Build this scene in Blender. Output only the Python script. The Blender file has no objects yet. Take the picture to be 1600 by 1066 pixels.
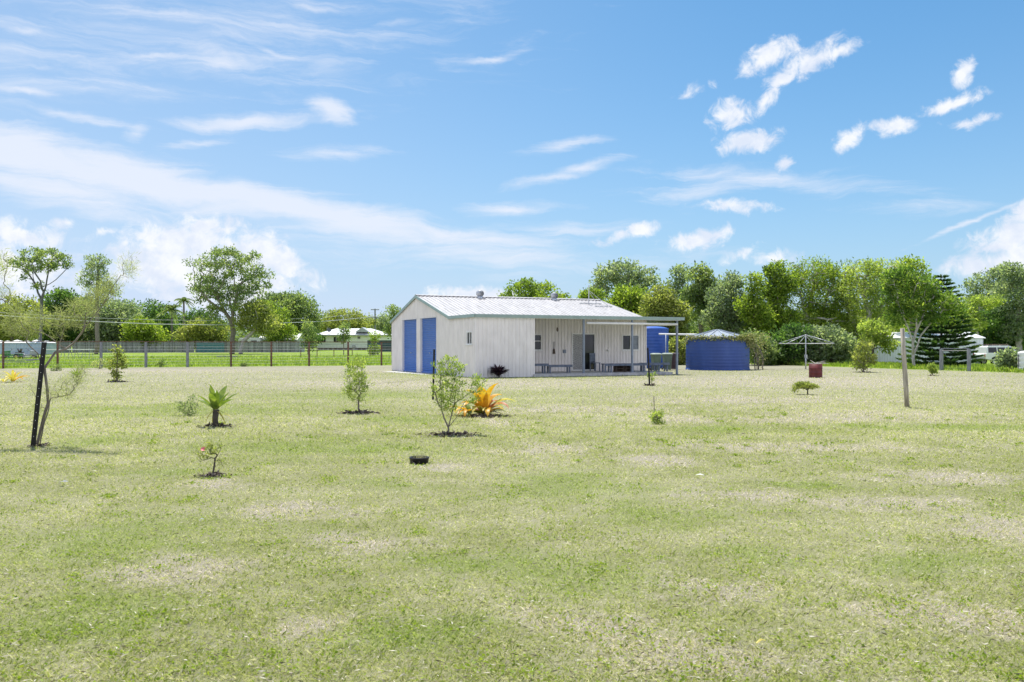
import bpy, math, random
import numpy as np
from math import radians as R, sin, cos, pi

scene = bpy.context.scene
COL = scene.collection
F, HZ, CH = 1340.0, 540.0, 1.5          # focal length in photo pixels, horizon row, eye height

# ---------------------------------------------------------------- camera, sky, sun, exposure
cam = bpy.data.cameras.new('camera')
cam.sensor_width = 36.0
cam.lens = 36.0 * F / 1600.0
cam.shift_y = (HZ - 533.0) / 1600.0
cam.clip_end = 6000
camo = bpy.data.objects.new('camera', cam)
camo.location = (0, 0, CH)
camo.rotation_euler = (R(90), 0, 0)
COL.objects.link(camo)
scene.camera = camo

SUN_EL, SUN_AZ = 70.0, -14.0             # azimuth from +Y, clockwise positive
sun = bpy.data.lights.new('sun', 'SUN')
sun.energy = 4.6
sun.angle = R(0.53)
sun.color = (1.0, 0.955, 0.88)
suno = bpy.data.objects.new('sun', sun)
suno.rotation_euler = (R(90 - SUN_EL), 0, R(180 - SUN_AZ))
suno.location = (0, 0, 60)
COL.objects.link(suno)

scene.view_settings.view_transform = 'Standard'
scene.view_settings.look = 'None'
scene.view_settings.exposure = 0.55
scene.view_settings.gamma = 1.0

world = bpy.data.worlds.new('World')
scene.world = world
world.use_nodes = True


class NT:
    """small helper round a node tree"""
    def __init__(s, tree):
        s.t = tree

    def new(s, typ, **kw):
        n = s.t.nodes.new(typ)
        for k, v in kw.items():
            setattr(n, k, v)
        return n

    def link(s, a, b):
        s.t.links.new(a, b)

    def put(s, sock, v):
        if isinstance(v, bpy.types.NodeSocket):
            s.link(v, sock)
        else:
            sock.default_value = v

    def math(s, op, a, b=0.0, c=0.0, clamp=False):
        n = s.new('ShaderNodeMath', operation=op, use_clamp=clamp)
        s.put(n.inputs[0], a)
        s.put(n.inputs[1], b)
        s.put(n.inputs[2], c)
        return n.outputs[0]

    def vmath(s, op, a, b=(0, 0, 0), out=0):
        n = s.new('ShaderNodeVectorMath', operation=op)
        s.put(n.inputs[0], a)
        s.put(n.inputs[1], b)
        return n.outputs[out]

    def mapping(s, vec, loc=(0, 0, 0), rot=(0, 0, 0), scale=(1, 1, 1), typ='POINT'):
        n = s.new('ShaderNodeMapping', vector_type=typ)
        s.put(n.inputs['Vector'], vec)
        if typ != 'NORMAL' and typ != 'VECTOR':
            n.inputs['Location'].default_value = loc
        n.inputs['Rotation'].default_value = rot
        n.inputs['Scale'].default_value = scale
        return n.outputs[0]

    def noise(s, vec, scale, detail=4, rough=0.55, dist=0.0, out='Fac'):
        n = s.new('ShaderNodeTexNoise')
        s.put(n.inputs['Vector'], vec)
        n.inputs['Scale'].default_value = scale
        n.inputs['Detail'].default_value = detail
        n.inputs['Roughness'].default_value = rough
        n.inputs['Distortion'].default_value = dist
        return n.outputs[out]

    def smooth(s, v, lo, hi, to0=0.0, to1=1.0):
        n = s.new('ShaderNodeMapRange', interpolation_type='SMOOTHSTEP')
        s.put(n.inputs['Value'], v)
        n.inputs['From Min'].default_value = lo
        n.inputs['From Max'].default_value = hi
        n.inputs['To Min'].default_value = to0
        n.inputs['To Max'].default_value = to1
        return n.outputs[0]

    def mix(s, fac, a, b, blend='MIX'):
        n = s.new('ShaderNodeMix', data_type='RGBA', blend_type=blend)
        s.put(n.inputs[0], fac)
        for i, v in ((6, a), (7, b)):
            if isinstance(v, tuple) and len(v) == 3:
                v = v + (1.0,)
            s.put(n.inputs[i], v)
        return n.outputs[2]

    def ramp(s, fac, stops):
        n = s.new('ShaderNodeValToRGB')
        s.put(n.inputs[0], fac)
        el = n.color_ramp.elements
        while len(el) < len(stops):
            el.new(0.5)
        for e, (p, c) in zip(el, stops):
            e.position = p
            e.color = tuple(c) + (1.0,)
        return n.outputs[0]


# clouds: (centre x, centre y, radius x, radius y, tilt, weight); turned into azimuth and height above the horizon
CUMULUS = [
    (1200, 90, 62, 26, -22, 1), (1262, 98, 75, 26, -25, 1), (1312, 78, 52, 18, -22, .9), (1222, 125, 55, 14, -15, .8),
    (1192, 158, 34, 16, -45, .75), (1138, 180, 44, 24, 12, 1), (1172, 220, 54, 22, 0, 1), (1330, 220, 34, 20, -30, .9),
    (1395, 198, 42, 16, 0, .85), (1478, 160, 62, 15, -15, .9), (1497, 110, 30, 18, -45, .85), (1516, 180, 44, 10, -8, .65),
    (1217, 256, 17, 15, -20, .75), (1085, 140, 26, 11, -15, .6), (990, 366, 62, 13, -14, .9), (1092, 372, 60, 20, -6, 1),
    (1148, 322, 58, 13, 8, .85), (1158, 398, 34, 11, -15, .55), (1205, 402, 50, 12, 0, .5), (1280, 95, 20, 20, 0, .4),
    (35, 368, 100, 32, 5, .85), (105, 350, 20, 11, 0, .7), (165, 358, 16, 8, -20, .6), (285, 378, 110, 46, 0, 1.1),
    (325, 352, 62, 26, 0, 1.0), (395, 395, 90, 38, 16, 1.1), (440, 412, 60, 28, 25, 1), (320, 425, 190, 75, 6, 1.15),
    (40, 420, 140, 60, 0, .8), (1590, 365, 110, 40, -22, 1.1), (1600, 335, 60, 40, -20, 1), (1560, 412, 110, 32, -8, .9),
    (745, 462, 95, 16, 0, 1.0), (1640, 400, 120, 70, 0, 1)]
CIRRUS = [
    (40, 240, 260, 60, 12, 1.4), (240, 282, 380, 50, 11, 1.45), (460, 326, 430, 38, 10, 1.3), (700, 368, 260, 24, 6, .9), (100, 300, 240, 40, 9, 1.0),
    (390, 185, 150, 20, -6, 1.0), (512, 172, 46, 30, 20, .95), (300, 222, 80, 10, -10, .75), (345, 98, 110, 16, -5, .7), (420, 76, 60, 8, 12, .75),
    (525, 240, 85, 16, -4, .7), (40, 138, 80, 8, 2, .7), (40, 45, 55, 13, -14, .6), (205, 207, 30, 16, -25, .8), (110, 178, 140, 12, 8, .6),
    (800, 326, 80, 16, -3, .85), (905, 262, 110, 12, -14, .75), (885, 226, 80, 11, -10, .6), (1190, 282, 240, 24, 8, .62),
    (1420, 328, 130, 18, 0, .65), (775, 85, 60, 8, -8, .6), (490, 8, 70, 9, 3, .6), (1100, 300, 200, 18, -4, .5), (860, 360, 150, 18, 0, .55),
    (620, 35, 60, 8, -10, .5), (1512, 348, 105, 7, -25, .85), (760, 400, 420, 34, 2, .6), (300, 60, 500, 120, -6, .42)]


def build_sky():
    n = NT(world.node_tree)
    for x in list(world.node_tree.nodes):
        world.node_tree.nodes.remove(x)
    out = n.new('ShaderNodeOutputWorld')
    bg = n.new('ShaderNodeBackground')
    bg.inputs['Strength'].default_value = 0.12
    sky = n.new('ShaderNodeTexSky', sky_type='NISHITA', sun_disc=False)
    sky.sun_elevation = R(SUN_EL)
    sky.sun_rotation = R(SUN_AZ)
    sky.air_density = 1.0
    sky.dust_density = 1.2
    sky.ozone_density = 1.6
    tc = n.new('ShaderNodeTexCoord')
    d = tc.outputs['Generated']
    sep = n.new('ShaderNodeSeparateXYZ')
    n.link(d, sep.inputs[0])
    az = n.math('ARCTAN2', sep.outputs[0], sep.outputs[1])
    el = n.math('ARCSINE', sep.outputs[2])
    cmb = n.new('ShaderNodeCombineXYZ')
    n.link(az, cmb.inputs[0])
    n.link(el, cmb.inputs[1])
    p0 = cmb.outputs[0]

    def ang(px, py):
        x, z = (px - 800) / F, (HZ - py) / F
        return math.atan2(x, 1), math.asin(z / math.sqrt(1 + x * x + z * z)), 1 / (F * (1 + x * x))

    def field(lst, vec):
        acc = None
        for cx, cy, rx, ry, t, w in lst:
            a, e, k = ang(cx, cy)
            q = n.mapping(vec, loc=(a, e, 0), rot=(0, 0, R(-t)), scale=(rx * k, ry * k, 1), typ='TEXTURE')
            m = n.math('MULTIPLY_ADD', n.vmath('LENGTH', q, out=1), -w, w)
            acc = m if acc is None else n.math('MAXIMUM', acc, m)
        return acc
    wn = n.noise(p0, 9, 5, 0.6, out='Color')
    warp = n.vmath('ADD', p0, n.vmath('MULTIPLY', n.vmath('SUBTRACT', wn, (.5, .5, .5)), (.055, .03, 0)))
    # puffy clouds
    fb = n.noise(p0, 48, 9, 0.66, 0.5)
    cu = n.math('ADD', field(CUMULUS, warp), n.math('MULTIPLY_ADD', fb, 2.1, -1.05))
    cum = n.smooth(cu, -.06, .72)
    # thin streaks
    st = n.noise(n.mapping(warp, rot=(0, 0, R(9)), scale=(1, 7.5, 1)), 7.0, 8, 0.66, 0.6)
    ci = n.math('ADD', field(CIRRUS, warp), n.math('MULTIPLY_ADD', st, 1.9, -1.03))
    cim = n.math('MULTIPLY', n.smooth(ci, -.16, .95), 0.84)
    # sky everywhere else gets tint and haze here, then cloud added behind the viewer for fill
    base = n.mix(1.0, sky.outputs[0], (0.32, 0.64, 0.80), 'MULTIPLY')
    haze = n.math('POWER', n.math('SUBTRACT', 1.0, n.math('ABSOLUTE', sep.outputs[2]), clamp=True), 6.5)
    side = n.smooth(az, .45, -.75, 0, .36)
    pale = n.math('ADD', n.math('MULTIPLY', haze, .88), side, clamp=True)
    base = n.mix(pale, base, (3.75, 4.40, 5.6))
    c1 = n.mix(cim, base, (4.9, 5.15, 5.75))
    shade = n.noise(n.mapping(p0, loc=(0, .012, 0)), 24, 5, 0.6)
    ccol = n.mix(n.smooth(shade, .36, .62), (4.5, 4.85, 5.6), (5.8, 5.85, 6.0))
    c2 = n.mix(n.math('MULTIPLY', cum, .92), c1, ccol)
    # behind the viewer: unseen bright cloud, added to brighten the shaded walls
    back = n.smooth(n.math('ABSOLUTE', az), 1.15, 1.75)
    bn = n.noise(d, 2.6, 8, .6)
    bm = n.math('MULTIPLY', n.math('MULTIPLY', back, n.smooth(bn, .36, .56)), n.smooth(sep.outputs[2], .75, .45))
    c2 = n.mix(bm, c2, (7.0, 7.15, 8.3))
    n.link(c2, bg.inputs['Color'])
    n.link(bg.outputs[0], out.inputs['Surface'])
    world.cycles.sampling_method = 'MANUAL'
    world.cycles.sample_map_resolution = 512


build_sky()

# ---------------------------------------------------------------- terrain and picture-to-place helpers
FL0 = np.array((-33.1, 55.8)); FLD = np.array((.9336, .3584)); FLN = np.array((-.3584, .9336))   # line of the left-hand fence
FR0 = np.array((25.6, 52.9)); FRN = np.array((.938, .3466)); FRD = np.array((.3466, -.938))       # line of the right-hand fence


def gz(x, y):
    dl = (x - FL0[0]) * FLN[0] + (y - FL0[1]) * FLN[1]
    dr = (x - FR0[0]) * FRN[0] + (y - FR0[1]) * FRN[1]
    s = np.clip(dr / 25.0, 0, 1)
    return .0045 * np.clip(dl, 0, 250) - .3 * s * s * (3 - 2 * s)


def gp(px, py):
    """point of the flat lawn seen at a photo pixel"""
    d = F * CH / (py - HZ)
    return ((px - 800) / F * d, d, 0.0)


def gd(px, D):
    x = (px - 800) / F * D
    return (x, D, float(gz(x, D)))


def zt(py, D):
    return CH + (HZ - py) / F * D


# ---------------------------------------------------------------- materials
MATS = {}


def principled(name):
    m = bpy.data.materials.new(name)
    m.use_nodes = True
    n = NT(m.node_tree)
    b = [x for x in m.node_tree.nodes if x.type == 'BSDF_PRINCIPLED'][0]
    return m, n, b


def mat(name, col, rough=.6, metal=0.0, var=.12, scale=6.0, bump=0.0, spec=.4, stretch=(1, 1, 1), dirt=None, dscale=2.0):
    if name in MATS:
        return MATS[name]
    m, n, b = principled(name)
    tc = n.new('ShaderNodeTexCoord')
    v = n.mapping(tc.outputs['Object'], scale=stretch)
    nz = n.noise(v, scale, 6, .6)
    lo = tuple(max(0, c * (1 - var * 1.6)) for c in col)
    hi = tuple(min(1, c * (1 + var)) for c in col)
    c = n.mix(n.smooth(nz, .3, .7), lo, hi)
    if dirt:
        dn = n.noise(v, dscale, 8, .68)
        c = n.mix(n.smooth(dn, .50, .72, 0, dirt[3]), c, tuple(dirt[:3]))
    n.link(c, b.inputs['Base Color'])
    b.inputs['Roughness'].default_value = rough
    b.inputs['Metallic'].default_value = metal
    b.inputs['Specular IOR Level'].default_value = spec
    if bump:
        bp = n.new('ShaderNodeBump')
        bp.inputs['Strength'].default_value = bump
        bp.inputs['Distance'].default_value = .02
        n.link(nz, bp.inputs['Height'])
        n.link(bp.outputs[0], b.inputs['Normal'])
    MATS[name] = m
    return m


def leafmat(name, dark, mid, light, trans=.35, rough=.55):
    """foliage; each leaf has a value of its own in the attribute tint"""
    if name in MATS:
        return MATS[name]
    m, n, b = principled(name)
    a = n.new('ShaderNodeAttribute', attribute_name='tint')
    c = n.ramp(a.outputs['Fac'], [(0, dark), (.5, mid), (1, light)])
    n.link(c, b.inputs['Base Color'])
    b.inputs['Roughness'].default_value = rough
    b.inputs['Specular IOR Level'].default_value = .3
    t = n.new('ShaderNodeBsdfTranslucent')
    n.link(n.mix(1.0, c, (1.5, 1.6, .75), 'MULTIPLY'), t.inputs['Color'])
    mx = n.new('ShaderNodeMixShader')
    mx.inputs[0].default_value = trans
    n.link(b.outputs[0], mx.inputs[1])
    n.link(t.outputs[0], mx.inputs[2])
    o = [x for x in m.node_tree.nodes if x.type == 'OUTPUT_MATERIAL'][0]
    n.link(mx.outputs[0], o.inputs['Surface'])
    MATS[name] = m
    return m


# bare and lush patches of the lawn: photo pixel, radii in pixels
DRY = [(1240, 700, 260, 10), (870, 700, 110, 11), (1420, 786, 150, 16), (1170, 775, 140, 14), (1060, 655, 90, 8), (330, 757, 60, 9), (900, 640, 200, 8),
       (1330, 648, 200, 7), (1050, 720, 140, 10), (1560, 830, 90, 26), (440, 800, 120, 18), (1100, 920, 120, 30), (700, 730, 40, 8), (1480, 745, 140, 14),
       (560, 850, 120, 18), (900, 985, 160, 30), (1500, 960, 160, 40), (780, 660, 40, 7), (260, 890, 160, 30), (700, 600, 420, 9), (1250, 596, 420, 12),
       (1300, 655, 300, 6), (230, 580, 360, 4), (1150, 625, 260, 8), (1080, 1040, 260, 40), (460, 970, 90, 24)]
LUSH = [(1010, 800, 110, 28), (1110, 805, 90, 18), (1180, 870, 90, 22), (900, 760, 170, 30), (1130, 672, 100, 9), (560, 618, 200, 10), (600, 760, 90, 10),
        (250, 740, 90, 10), (480, 700, 300, 20), (160, 690, 90, 12), (200, 850, 260, 60), (740, 880, 180, 30), (1440, 880, 120, 26), (120, 960, 160, 60),
        (860, 900, 240, 40), (620, 655, 90, 9), (830, 590, 300, 3), (660, 585, 70, 4), (1250, 760, 90, 12), (1500, 668, 250, 8), (300, 640, 300, 14), (640, 1000, 140, 40)]


def lawn_colour(n):
    geo = n.new('ShaderNodeNewGeometry')
    p = geo.outputs['Position']
    flat = n.vmath('MULTIPLY', p, (1, 1, 0))
    warp = n.vmath('ADD', flat, n.vmath('MULTIPLY', n.vmath('SUBTRACT', n.noise(flat, .9, 4, .6, out='Color'), (.5, .5, .5)), (1.2, 1.2, 0)))

    def field(lst):
        acc = None
        for px, py, rx, ry in lst:
            x, y, _ = gp(px, py)
            sy = abs(gp(px, py - ry)[1] - gp(px, py + ry)[1]) / 2
            q = n.mapping(warp, loc=(x, y, 0), scale=(rx / F * y * 1.15, max(sy * 1.15, .3), 1), typ='TEXTURE')
            m = n.math('SUBTRACT', 1.0, n.vmath('LENGTH', q, out=1))
            acc = m if acc is None else n.math('MAXIMUM', acc, m)
        return acc
    big = n.noise(flat, .16, 5, .62)
    mid = n.noise(flat, 1.3, 6, .65)
    fine = n.noise(flat, 9.0, 5, .7)
    tiny = n.noise(flat, 55.0, 3, .7)
    dry = n.smooth(n.math('ADD', field(DRY), n.math('ADD', n.math('MULTIPLY_ADD', mid, 2.4, -1.22), n.math('MULTIPLY_ADD', fine, 1.6, -.8))), -.05, .85)
    lush = n.smooth(n.math('ADD', field(LUSH), n.math('ADD', n.math('MULTIPLY_ADD', n.noise(flat, .8, 6, .65), 2.4, -1.28), n.math('MULTIPLY_ADD', fine, 1.4, -.7))), -.1, 1.0)
    gen = n.smooth(n.math('ADD', n.math('MULTIPLY', big, .55), n.math('ADD', n.math('MULTIPLY', mid, .3), n.math('MULTIPLY', fine, .25))), .45, .66)
    c = n.mix(gen, LAWN['green'], LAWN['straw'])
    sepp = n.new('ShaderNodeSeparateXYZ')
    n.link(flat, sepp.inputs[0])
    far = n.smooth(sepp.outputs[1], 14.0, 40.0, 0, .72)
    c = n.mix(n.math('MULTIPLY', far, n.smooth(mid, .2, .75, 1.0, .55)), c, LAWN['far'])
    c = n.mix(n.math('MULTIPLY', lush, .78), c, LAWN['lush'])
    c = n.mix(n.math('MULTIPLY', dry, .74), c, LAWN['bare'])
    c = n.mix(n.smooth(tiny, .58, .75, 0, .55), c, LAWN['light'])
    c = n.mix(n.smooth(tiny, .44, .27, 0, .65), c, LAWN['deep'])
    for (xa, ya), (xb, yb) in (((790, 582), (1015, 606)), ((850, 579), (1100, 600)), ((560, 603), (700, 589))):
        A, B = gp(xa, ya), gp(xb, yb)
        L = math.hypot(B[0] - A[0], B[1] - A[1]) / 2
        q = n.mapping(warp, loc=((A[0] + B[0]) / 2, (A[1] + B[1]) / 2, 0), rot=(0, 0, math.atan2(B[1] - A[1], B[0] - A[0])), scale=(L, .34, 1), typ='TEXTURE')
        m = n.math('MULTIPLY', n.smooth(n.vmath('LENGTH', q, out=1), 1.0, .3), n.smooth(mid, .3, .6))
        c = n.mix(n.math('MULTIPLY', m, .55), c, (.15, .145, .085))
    clod = n.noise(n.vmath('ADD', flat, (7, 3, 0)), 6.5, 3, .5)
    c = n.mix(n.math('MULTIPLY', dry, n.smooth(clod, .64, .74, 0, .8)), c, (.11, .09, .065))
    return c, mid, fine, tiny


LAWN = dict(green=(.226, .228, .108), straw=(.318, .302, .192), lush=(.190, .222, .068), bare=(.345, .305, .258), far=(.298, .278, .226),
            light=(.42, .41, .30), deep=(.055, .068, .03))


def make_lawn_mats():
    m, n, b = principled('lawn_turf')
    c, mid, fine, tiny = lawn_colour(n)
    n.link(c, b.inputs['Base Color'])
    b.inputs['Roughness'].default_value = .9
    b.inputs['Specular IOR Level'].default_value = .1
    bp = n.new('ShaderNodeBump')
    bp.inputs['Strength'].default_value = .8
    bp.inputs['Distance'].default_value = .05
    n.link(n.math('ADD', fine, n.math('MULTIPLY', tiny, .6)), bp.inputs['Height'])
    n.link(bp.outputs[0], b.inputs['Normal'])
    MATS['lawn'] = m
    m, n, b = principled('grass_blades')
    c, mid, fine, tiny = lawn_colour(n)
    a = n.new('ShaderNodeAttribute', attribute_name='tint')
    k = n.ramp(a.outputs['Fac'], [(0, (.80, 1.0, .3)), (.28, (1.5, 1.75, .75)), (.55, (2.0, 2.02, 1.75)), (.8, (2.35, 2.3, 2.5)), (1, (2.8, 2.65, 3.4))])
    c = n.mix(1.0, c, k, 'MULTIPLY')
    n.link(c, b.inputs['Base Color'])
    b.inputs['Roughness'].default_value = .6
    b.inputs['Specular IOR Level'].default_value = .25
    t = n.new('ShaderNodeBsdfTranslucent')
    n.link(n.mix(1.0, c, (1.1, 1.15, .8), 'MULTIPLY'), t.inputs['Color'])
    mx = n.new('ShaderNodeMixShader')
    mx.inputs[0].default_value = .42
    n.link(b.outputs[0], mx.inputs[1])
    n.link(t.outputs[0], mx.inputs[2])
    o = [x for x in m.node_tree.nodes if x.type == 'OUTPUT_MATERIAL'][0]
    n.link(mx.outputs[0], o.inputs['Surface'])
    MATS['blades'] = m
    m, n, b = principled('paddock_grass')
    geo = n.new('ShaderNodeNewGeometry')
    p = n.vmath('MULTIPLY', geo.outputs['Position'], (1, 1, 0))
    a = n.noise(p, .12, 6, .65)
    f = n.noise(p, 1.5, 6, .7)
    c = n.mix(n.smooth(n.math('ADD', n.math('MULTIPLY', a, .6), n.math('MULTIPLY', f, .4)), .35, .65), (.15, .235, .03), (.27, .345, .065))
    c = n.mix(n.smooth(n.noise(p, .5, 5, .6), .6, .75, 0, .45), c, (.30, .31, .09))
    n.link(c, b.inputs['Base Color'])
    b.inputs['Roughness'].default_value = .9
    b.inputs['Specular IOR Level'].default_value = .1
    bp = n.new('ShaderNodeBump')
    bp.inputs['Strength'].default_value = 1.0
    bp.inputs['Distance'].default_value = .25
    n.link(f, bp.inputs['Height'])
    n.link(bp.outputs[0], b.inputs['Normal'])
    MATS['paddock'] = m


make_lawn_mats()

# ---------------------------------------------------------------- mesh helpers


def link(o, parent=None):
    COL.objects.link(o)
    if parent is not None:
        o.parent = parent
    return o


def tag(o, label=None, cat=None, group=None, kind=None):
    if label:
        o['label'] = label
    if cat:
        o['category'] = cat
    if group:
        o['group'] = group
    if kind:
        o['kind'] = kind
    return o


def thing(name, label, cat, loc=(0, 0, 0), rz=0.0, group=None):
    o = bpy.data.objects.new(name, None)
    o.empty_display_size = .2
    o.location = loc
    o.rotation_euler = (0, 0, rz)
    link(o)
    return tag(o, label, cat, group)


class MB:
    def __init__(s):
        s.v, s.f, s.m, s.n = [], [], [], 0

    def add(s, verts, faces, mi=0):
        verts = [tuple(map(float, q)) for q in verts]
        s.v += verts
        s.f += [tuple(i + s.n for i in q) for q in faces]
        s.m += [mi] * len(faces)
        s.n += len(verts)
        return s

    def box(s, a, b, mi=0):
        (x0, y0, z0), (x1, y1, z1) = a, b
        return s.add([(x0, y0, z0), (x1, y0, z0), (x1, y1, z0), (x0, y1, z0), (x0, y0, z1), (x1, y0, z1), (x1, y1, z1), (x0, y1, z1)],
                     [(3, 2, 1, 0), (4, 5, 6, 7), (0, 1, 5, 4), (1, 2, 6, 5), (2, 3, 7, 6), (3, 0, 4, 7)], mi)

    def bar(s, p, q, w, h=None, mi=0, up=(0, 0, 1)):
        """square bar from p to q"""
        h = h or w
        p, q = np.array(p, float), np.array(q, float)
        d = (q - p) / np.linalg.norm(q - p)
        u = np.array(up, float)
        if abs(d @ u) > .95:
            u = np.array((0, 1., 0))
        a = np.cross(d, u)
        a /= np.linalg.norm(a)
        b = np.cross(a, d)
        vs = []
        for c in (p, q):
            for i, j in ((-1, -1), (1, -1), (1, 1), (-1, 1)):
                vs.append(c + a * w / 2 * i + b * h / 2 * j)
        return s.add(vs, [(0, 1, 2, 3), (7, 6, 5, 4), (1, 0, 4, 5), (2, 1, 5, 6), (3, 2, 6, 7), (0, 3, 7, 4)], mi)

    def tube(s, pts, rad, k=8, mi=0, cap=True):
        pts = [np.array(p, float) for p in pts]
        if not hasattr(rad, '__len__'):
            rad = [rad] * len(pts)
        vs, fs = [], []
        a = None
        for i, p in enumerate(pts):
            d = pts[min(i + 1, len(pts) - 1)] - pts[max(i - 1, 0)]
            d = d / (np.linalg.norm(d) + 1e-9)
            if a is None:
                u = np.array((0, 0, 1.)) if abs(d[2]) < .9 else np.array((1., 0, 0))
                a = np.cross(d, u)
            a = a - d * (a @ d)
            a /= np.linalg.norm(a) + 1e-9
            b = np.cross(d, a)
            for j in range(k):
                t = 2 * pi * j / k
                vs.append(p + (a * cos(t) + b * sin(t)) * rad[i])
        for i in range(len(pts) - 1):
            for j in range(k):
                fs.append((i * k + j, i * k + (j + 1) % k, (i + 1) * k + (j + 1) % k, (i + 1) * k + j))
        if cap:
            fs.append(tuple(range(k))[::-1])
            fs.append(tuple((len(pts) - 1) * k + j for j in range(k)))
        return s.add(vs, fs, mi)

    def lathe(s, prof, k=24, c=(0, 0, 0), mi=0, axis='z', closed=False):
        vs, fs = [], []
        for r, z in prof:
            for j in range(k):
                t = 2 * pi * j / k
                q = (r * cos(t), r * sin(t), z)
                if axis == 'x':
                    q = (q[2], q[0], q[1])
                if axis == 'y':
                    q = (q[0], q[2], q[1])
                vs.append((q[0] + c[0], q[1] + c[1], q[2] + c[2]))
        L = len(prof)
        for i in range(L if closed else L - 1):
            i2 = (i + 1) % L
            for j in range(k):
                fs.append((i * k + j, i * k + (j + 1) % k, i2 * k + (j + 1) % k, i2 * k + j))
        return s.add(vs, fs, mi)

    def prism(s, poly, z0, z1, axis='z', mi=0):
        """polygon (2D) extruded; axis x: (a,b)->(.,a,b); axis y: (a,b)->(a,.,b)"""
        k = len(poly)
        vs = []
        for z in (z0, z1):
            for a, b in poly:
                vs.append((a, b, z) if axis == 'z' else ((z, a, b) if axis == 'x' else (a, z, b)))
        fs = [tuple(range(k))[::-1], tuple(range(k, 2 * k))] + [(i, (i + 1) % k, k + (i + 1) % k, k + i) for i in range(k)]
        return s.add(vs, fs, mi)

    def ribbed(s, place, x0, x1, z0, z1, pitch=.19, depth=.025, top=None, mi=0, rib=.28):
        """ribbed sheet from x0 to x1; place(x, off, z) gives the point; top(x) may give the upper edge"""
        xs = []
        k0 = math.floor(x0 / pitch) - 1
        for k in range(k0, int(math.ceil(x1 / pitch)) + 1):
            b = k * pitch
            for t, o in ((0, 0), (1 - rib, 0), (1 - rib * .75, 1), (1 - rib * .25, 1)):
                xs.append((b + t * pitch, o * depth))
        xs = [q for q in xs if x0 + 1e-4 < q[0] < x1 - 1e-4]
        xs = [(x0, 0)] + xs + [(x1, 0)]
        vs, fs = [], []
        for x, o in xs:
            vs.append(place(x, o, z0))
            vs.append(place(x, o, top(x) if top else z1))
        for i in range(len(xs) - 1):
            fs.append((2 * i, 2 * i + 2, 2 * i + 3, 2 * i + 1))
        return s.add(vs, fs, mi)

    def build(s, name, mats, parent=None, smooth=False, bevel=0.0, loc=None):
        me = bpy.data.meshes.new(name)
        me.from_pydata(s.v, [], s.f)
        if not isinstance(mats, (list, tuple)):
            mats = [mats]
        for m in mats:
            me.materials.append(m)
        if len(mats) > 1:
            me.polygons.foreach_set('material_index', np.array(s.m, np.int32))
        if smooth:
            me.polygons.foreach_set('use_smooth', np.ones(len(s.f), bool))
        me.update()
        o = bpy.data.objects.new(name, me)
        link(o, parent)
        if loc is not None:
            o.location = loc
        if bevel:
            b = o.modifiers.new('bevel', 'BEVEL')
            b.width = bevel
            b.segments = 2
            b.limit_method = 'ANGLE'
        return o


def np_mesh(name, verts, faces_flat, sizes, mats, parent=None, tint=None, smooth=False):
    """fast mesh from numpy: faces_flat loop vertex indices, sizes corners per face, tint one float per face"""
    me = bpy.data.meshes.new(name)
    nv, nf = len(verts), len(sizes)
    me.vertices.add(nv)
    me.vertices.foreach_set('co', np.asarray(verts, np.float32).ravel())
    me.loops.add(len(faces_flat))
    me.loops.foreach_set('vertex_index', np.asarray(faces_flat, np.int32))
    me.polygons.add(nf)
    st = np.zeros(nf, np.int32)
    st[1:] = np.cumsum(sizes)[:-1]
    me.polygons.foreach_set('loop_start', st)
    me.polygons.foreach_set('loop_total', np.asarray(sizes, np.int32))
    if smooth:
        me.polygons.foreach_set('use_smooth', np.ones(nf, bool))
    for m in (mats if isinstance(mats, (list, tuple)) else [mats]):
        me.materials.append(m)
    if tint is not None:
        at = me.attributes.new('tint', 'FLOAT', 'FACE')
        at.data.foreach_set('value', np.asarray(tint, np.float32))
    me.update(calc_edges=True)
    o = bpy.data.objects.new(name, me)
    return link(o, parent)


def unit(a):
    return a / (np.linalg.norm(a, axis=-1, keepdims=True) + 1e-9)


def leaf_mesh(name, pts, dirs, L, W, tint, m, parent, rng, fold=.25):
    """diamond leaves: base at pts, running along dirs"""
    k = len(pts)
    d = unit(dirs)
    side = unit(np.cross(d, rng.normal(size=(k, 3))))
    nor = np.cross(d, side)
    L = L[:, None]
    W = W[:, None]
    v = np.empty((k, 4, 3))
    v[:, 0] = pts
    v[:, 1] = pts + d * L * .45 + side * W * .5 + nor * W * fold
    v[:, 2] = pts + d * L
    v[:, 3] = pts + d * L * .45 - side * W * .5 + nor * W * fold
    idx = np.arange(k * 4)
    return np_mesh(name, v.reshape(-1, 3), idx, np.full(k, 4), m, parent, tint)


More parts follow.
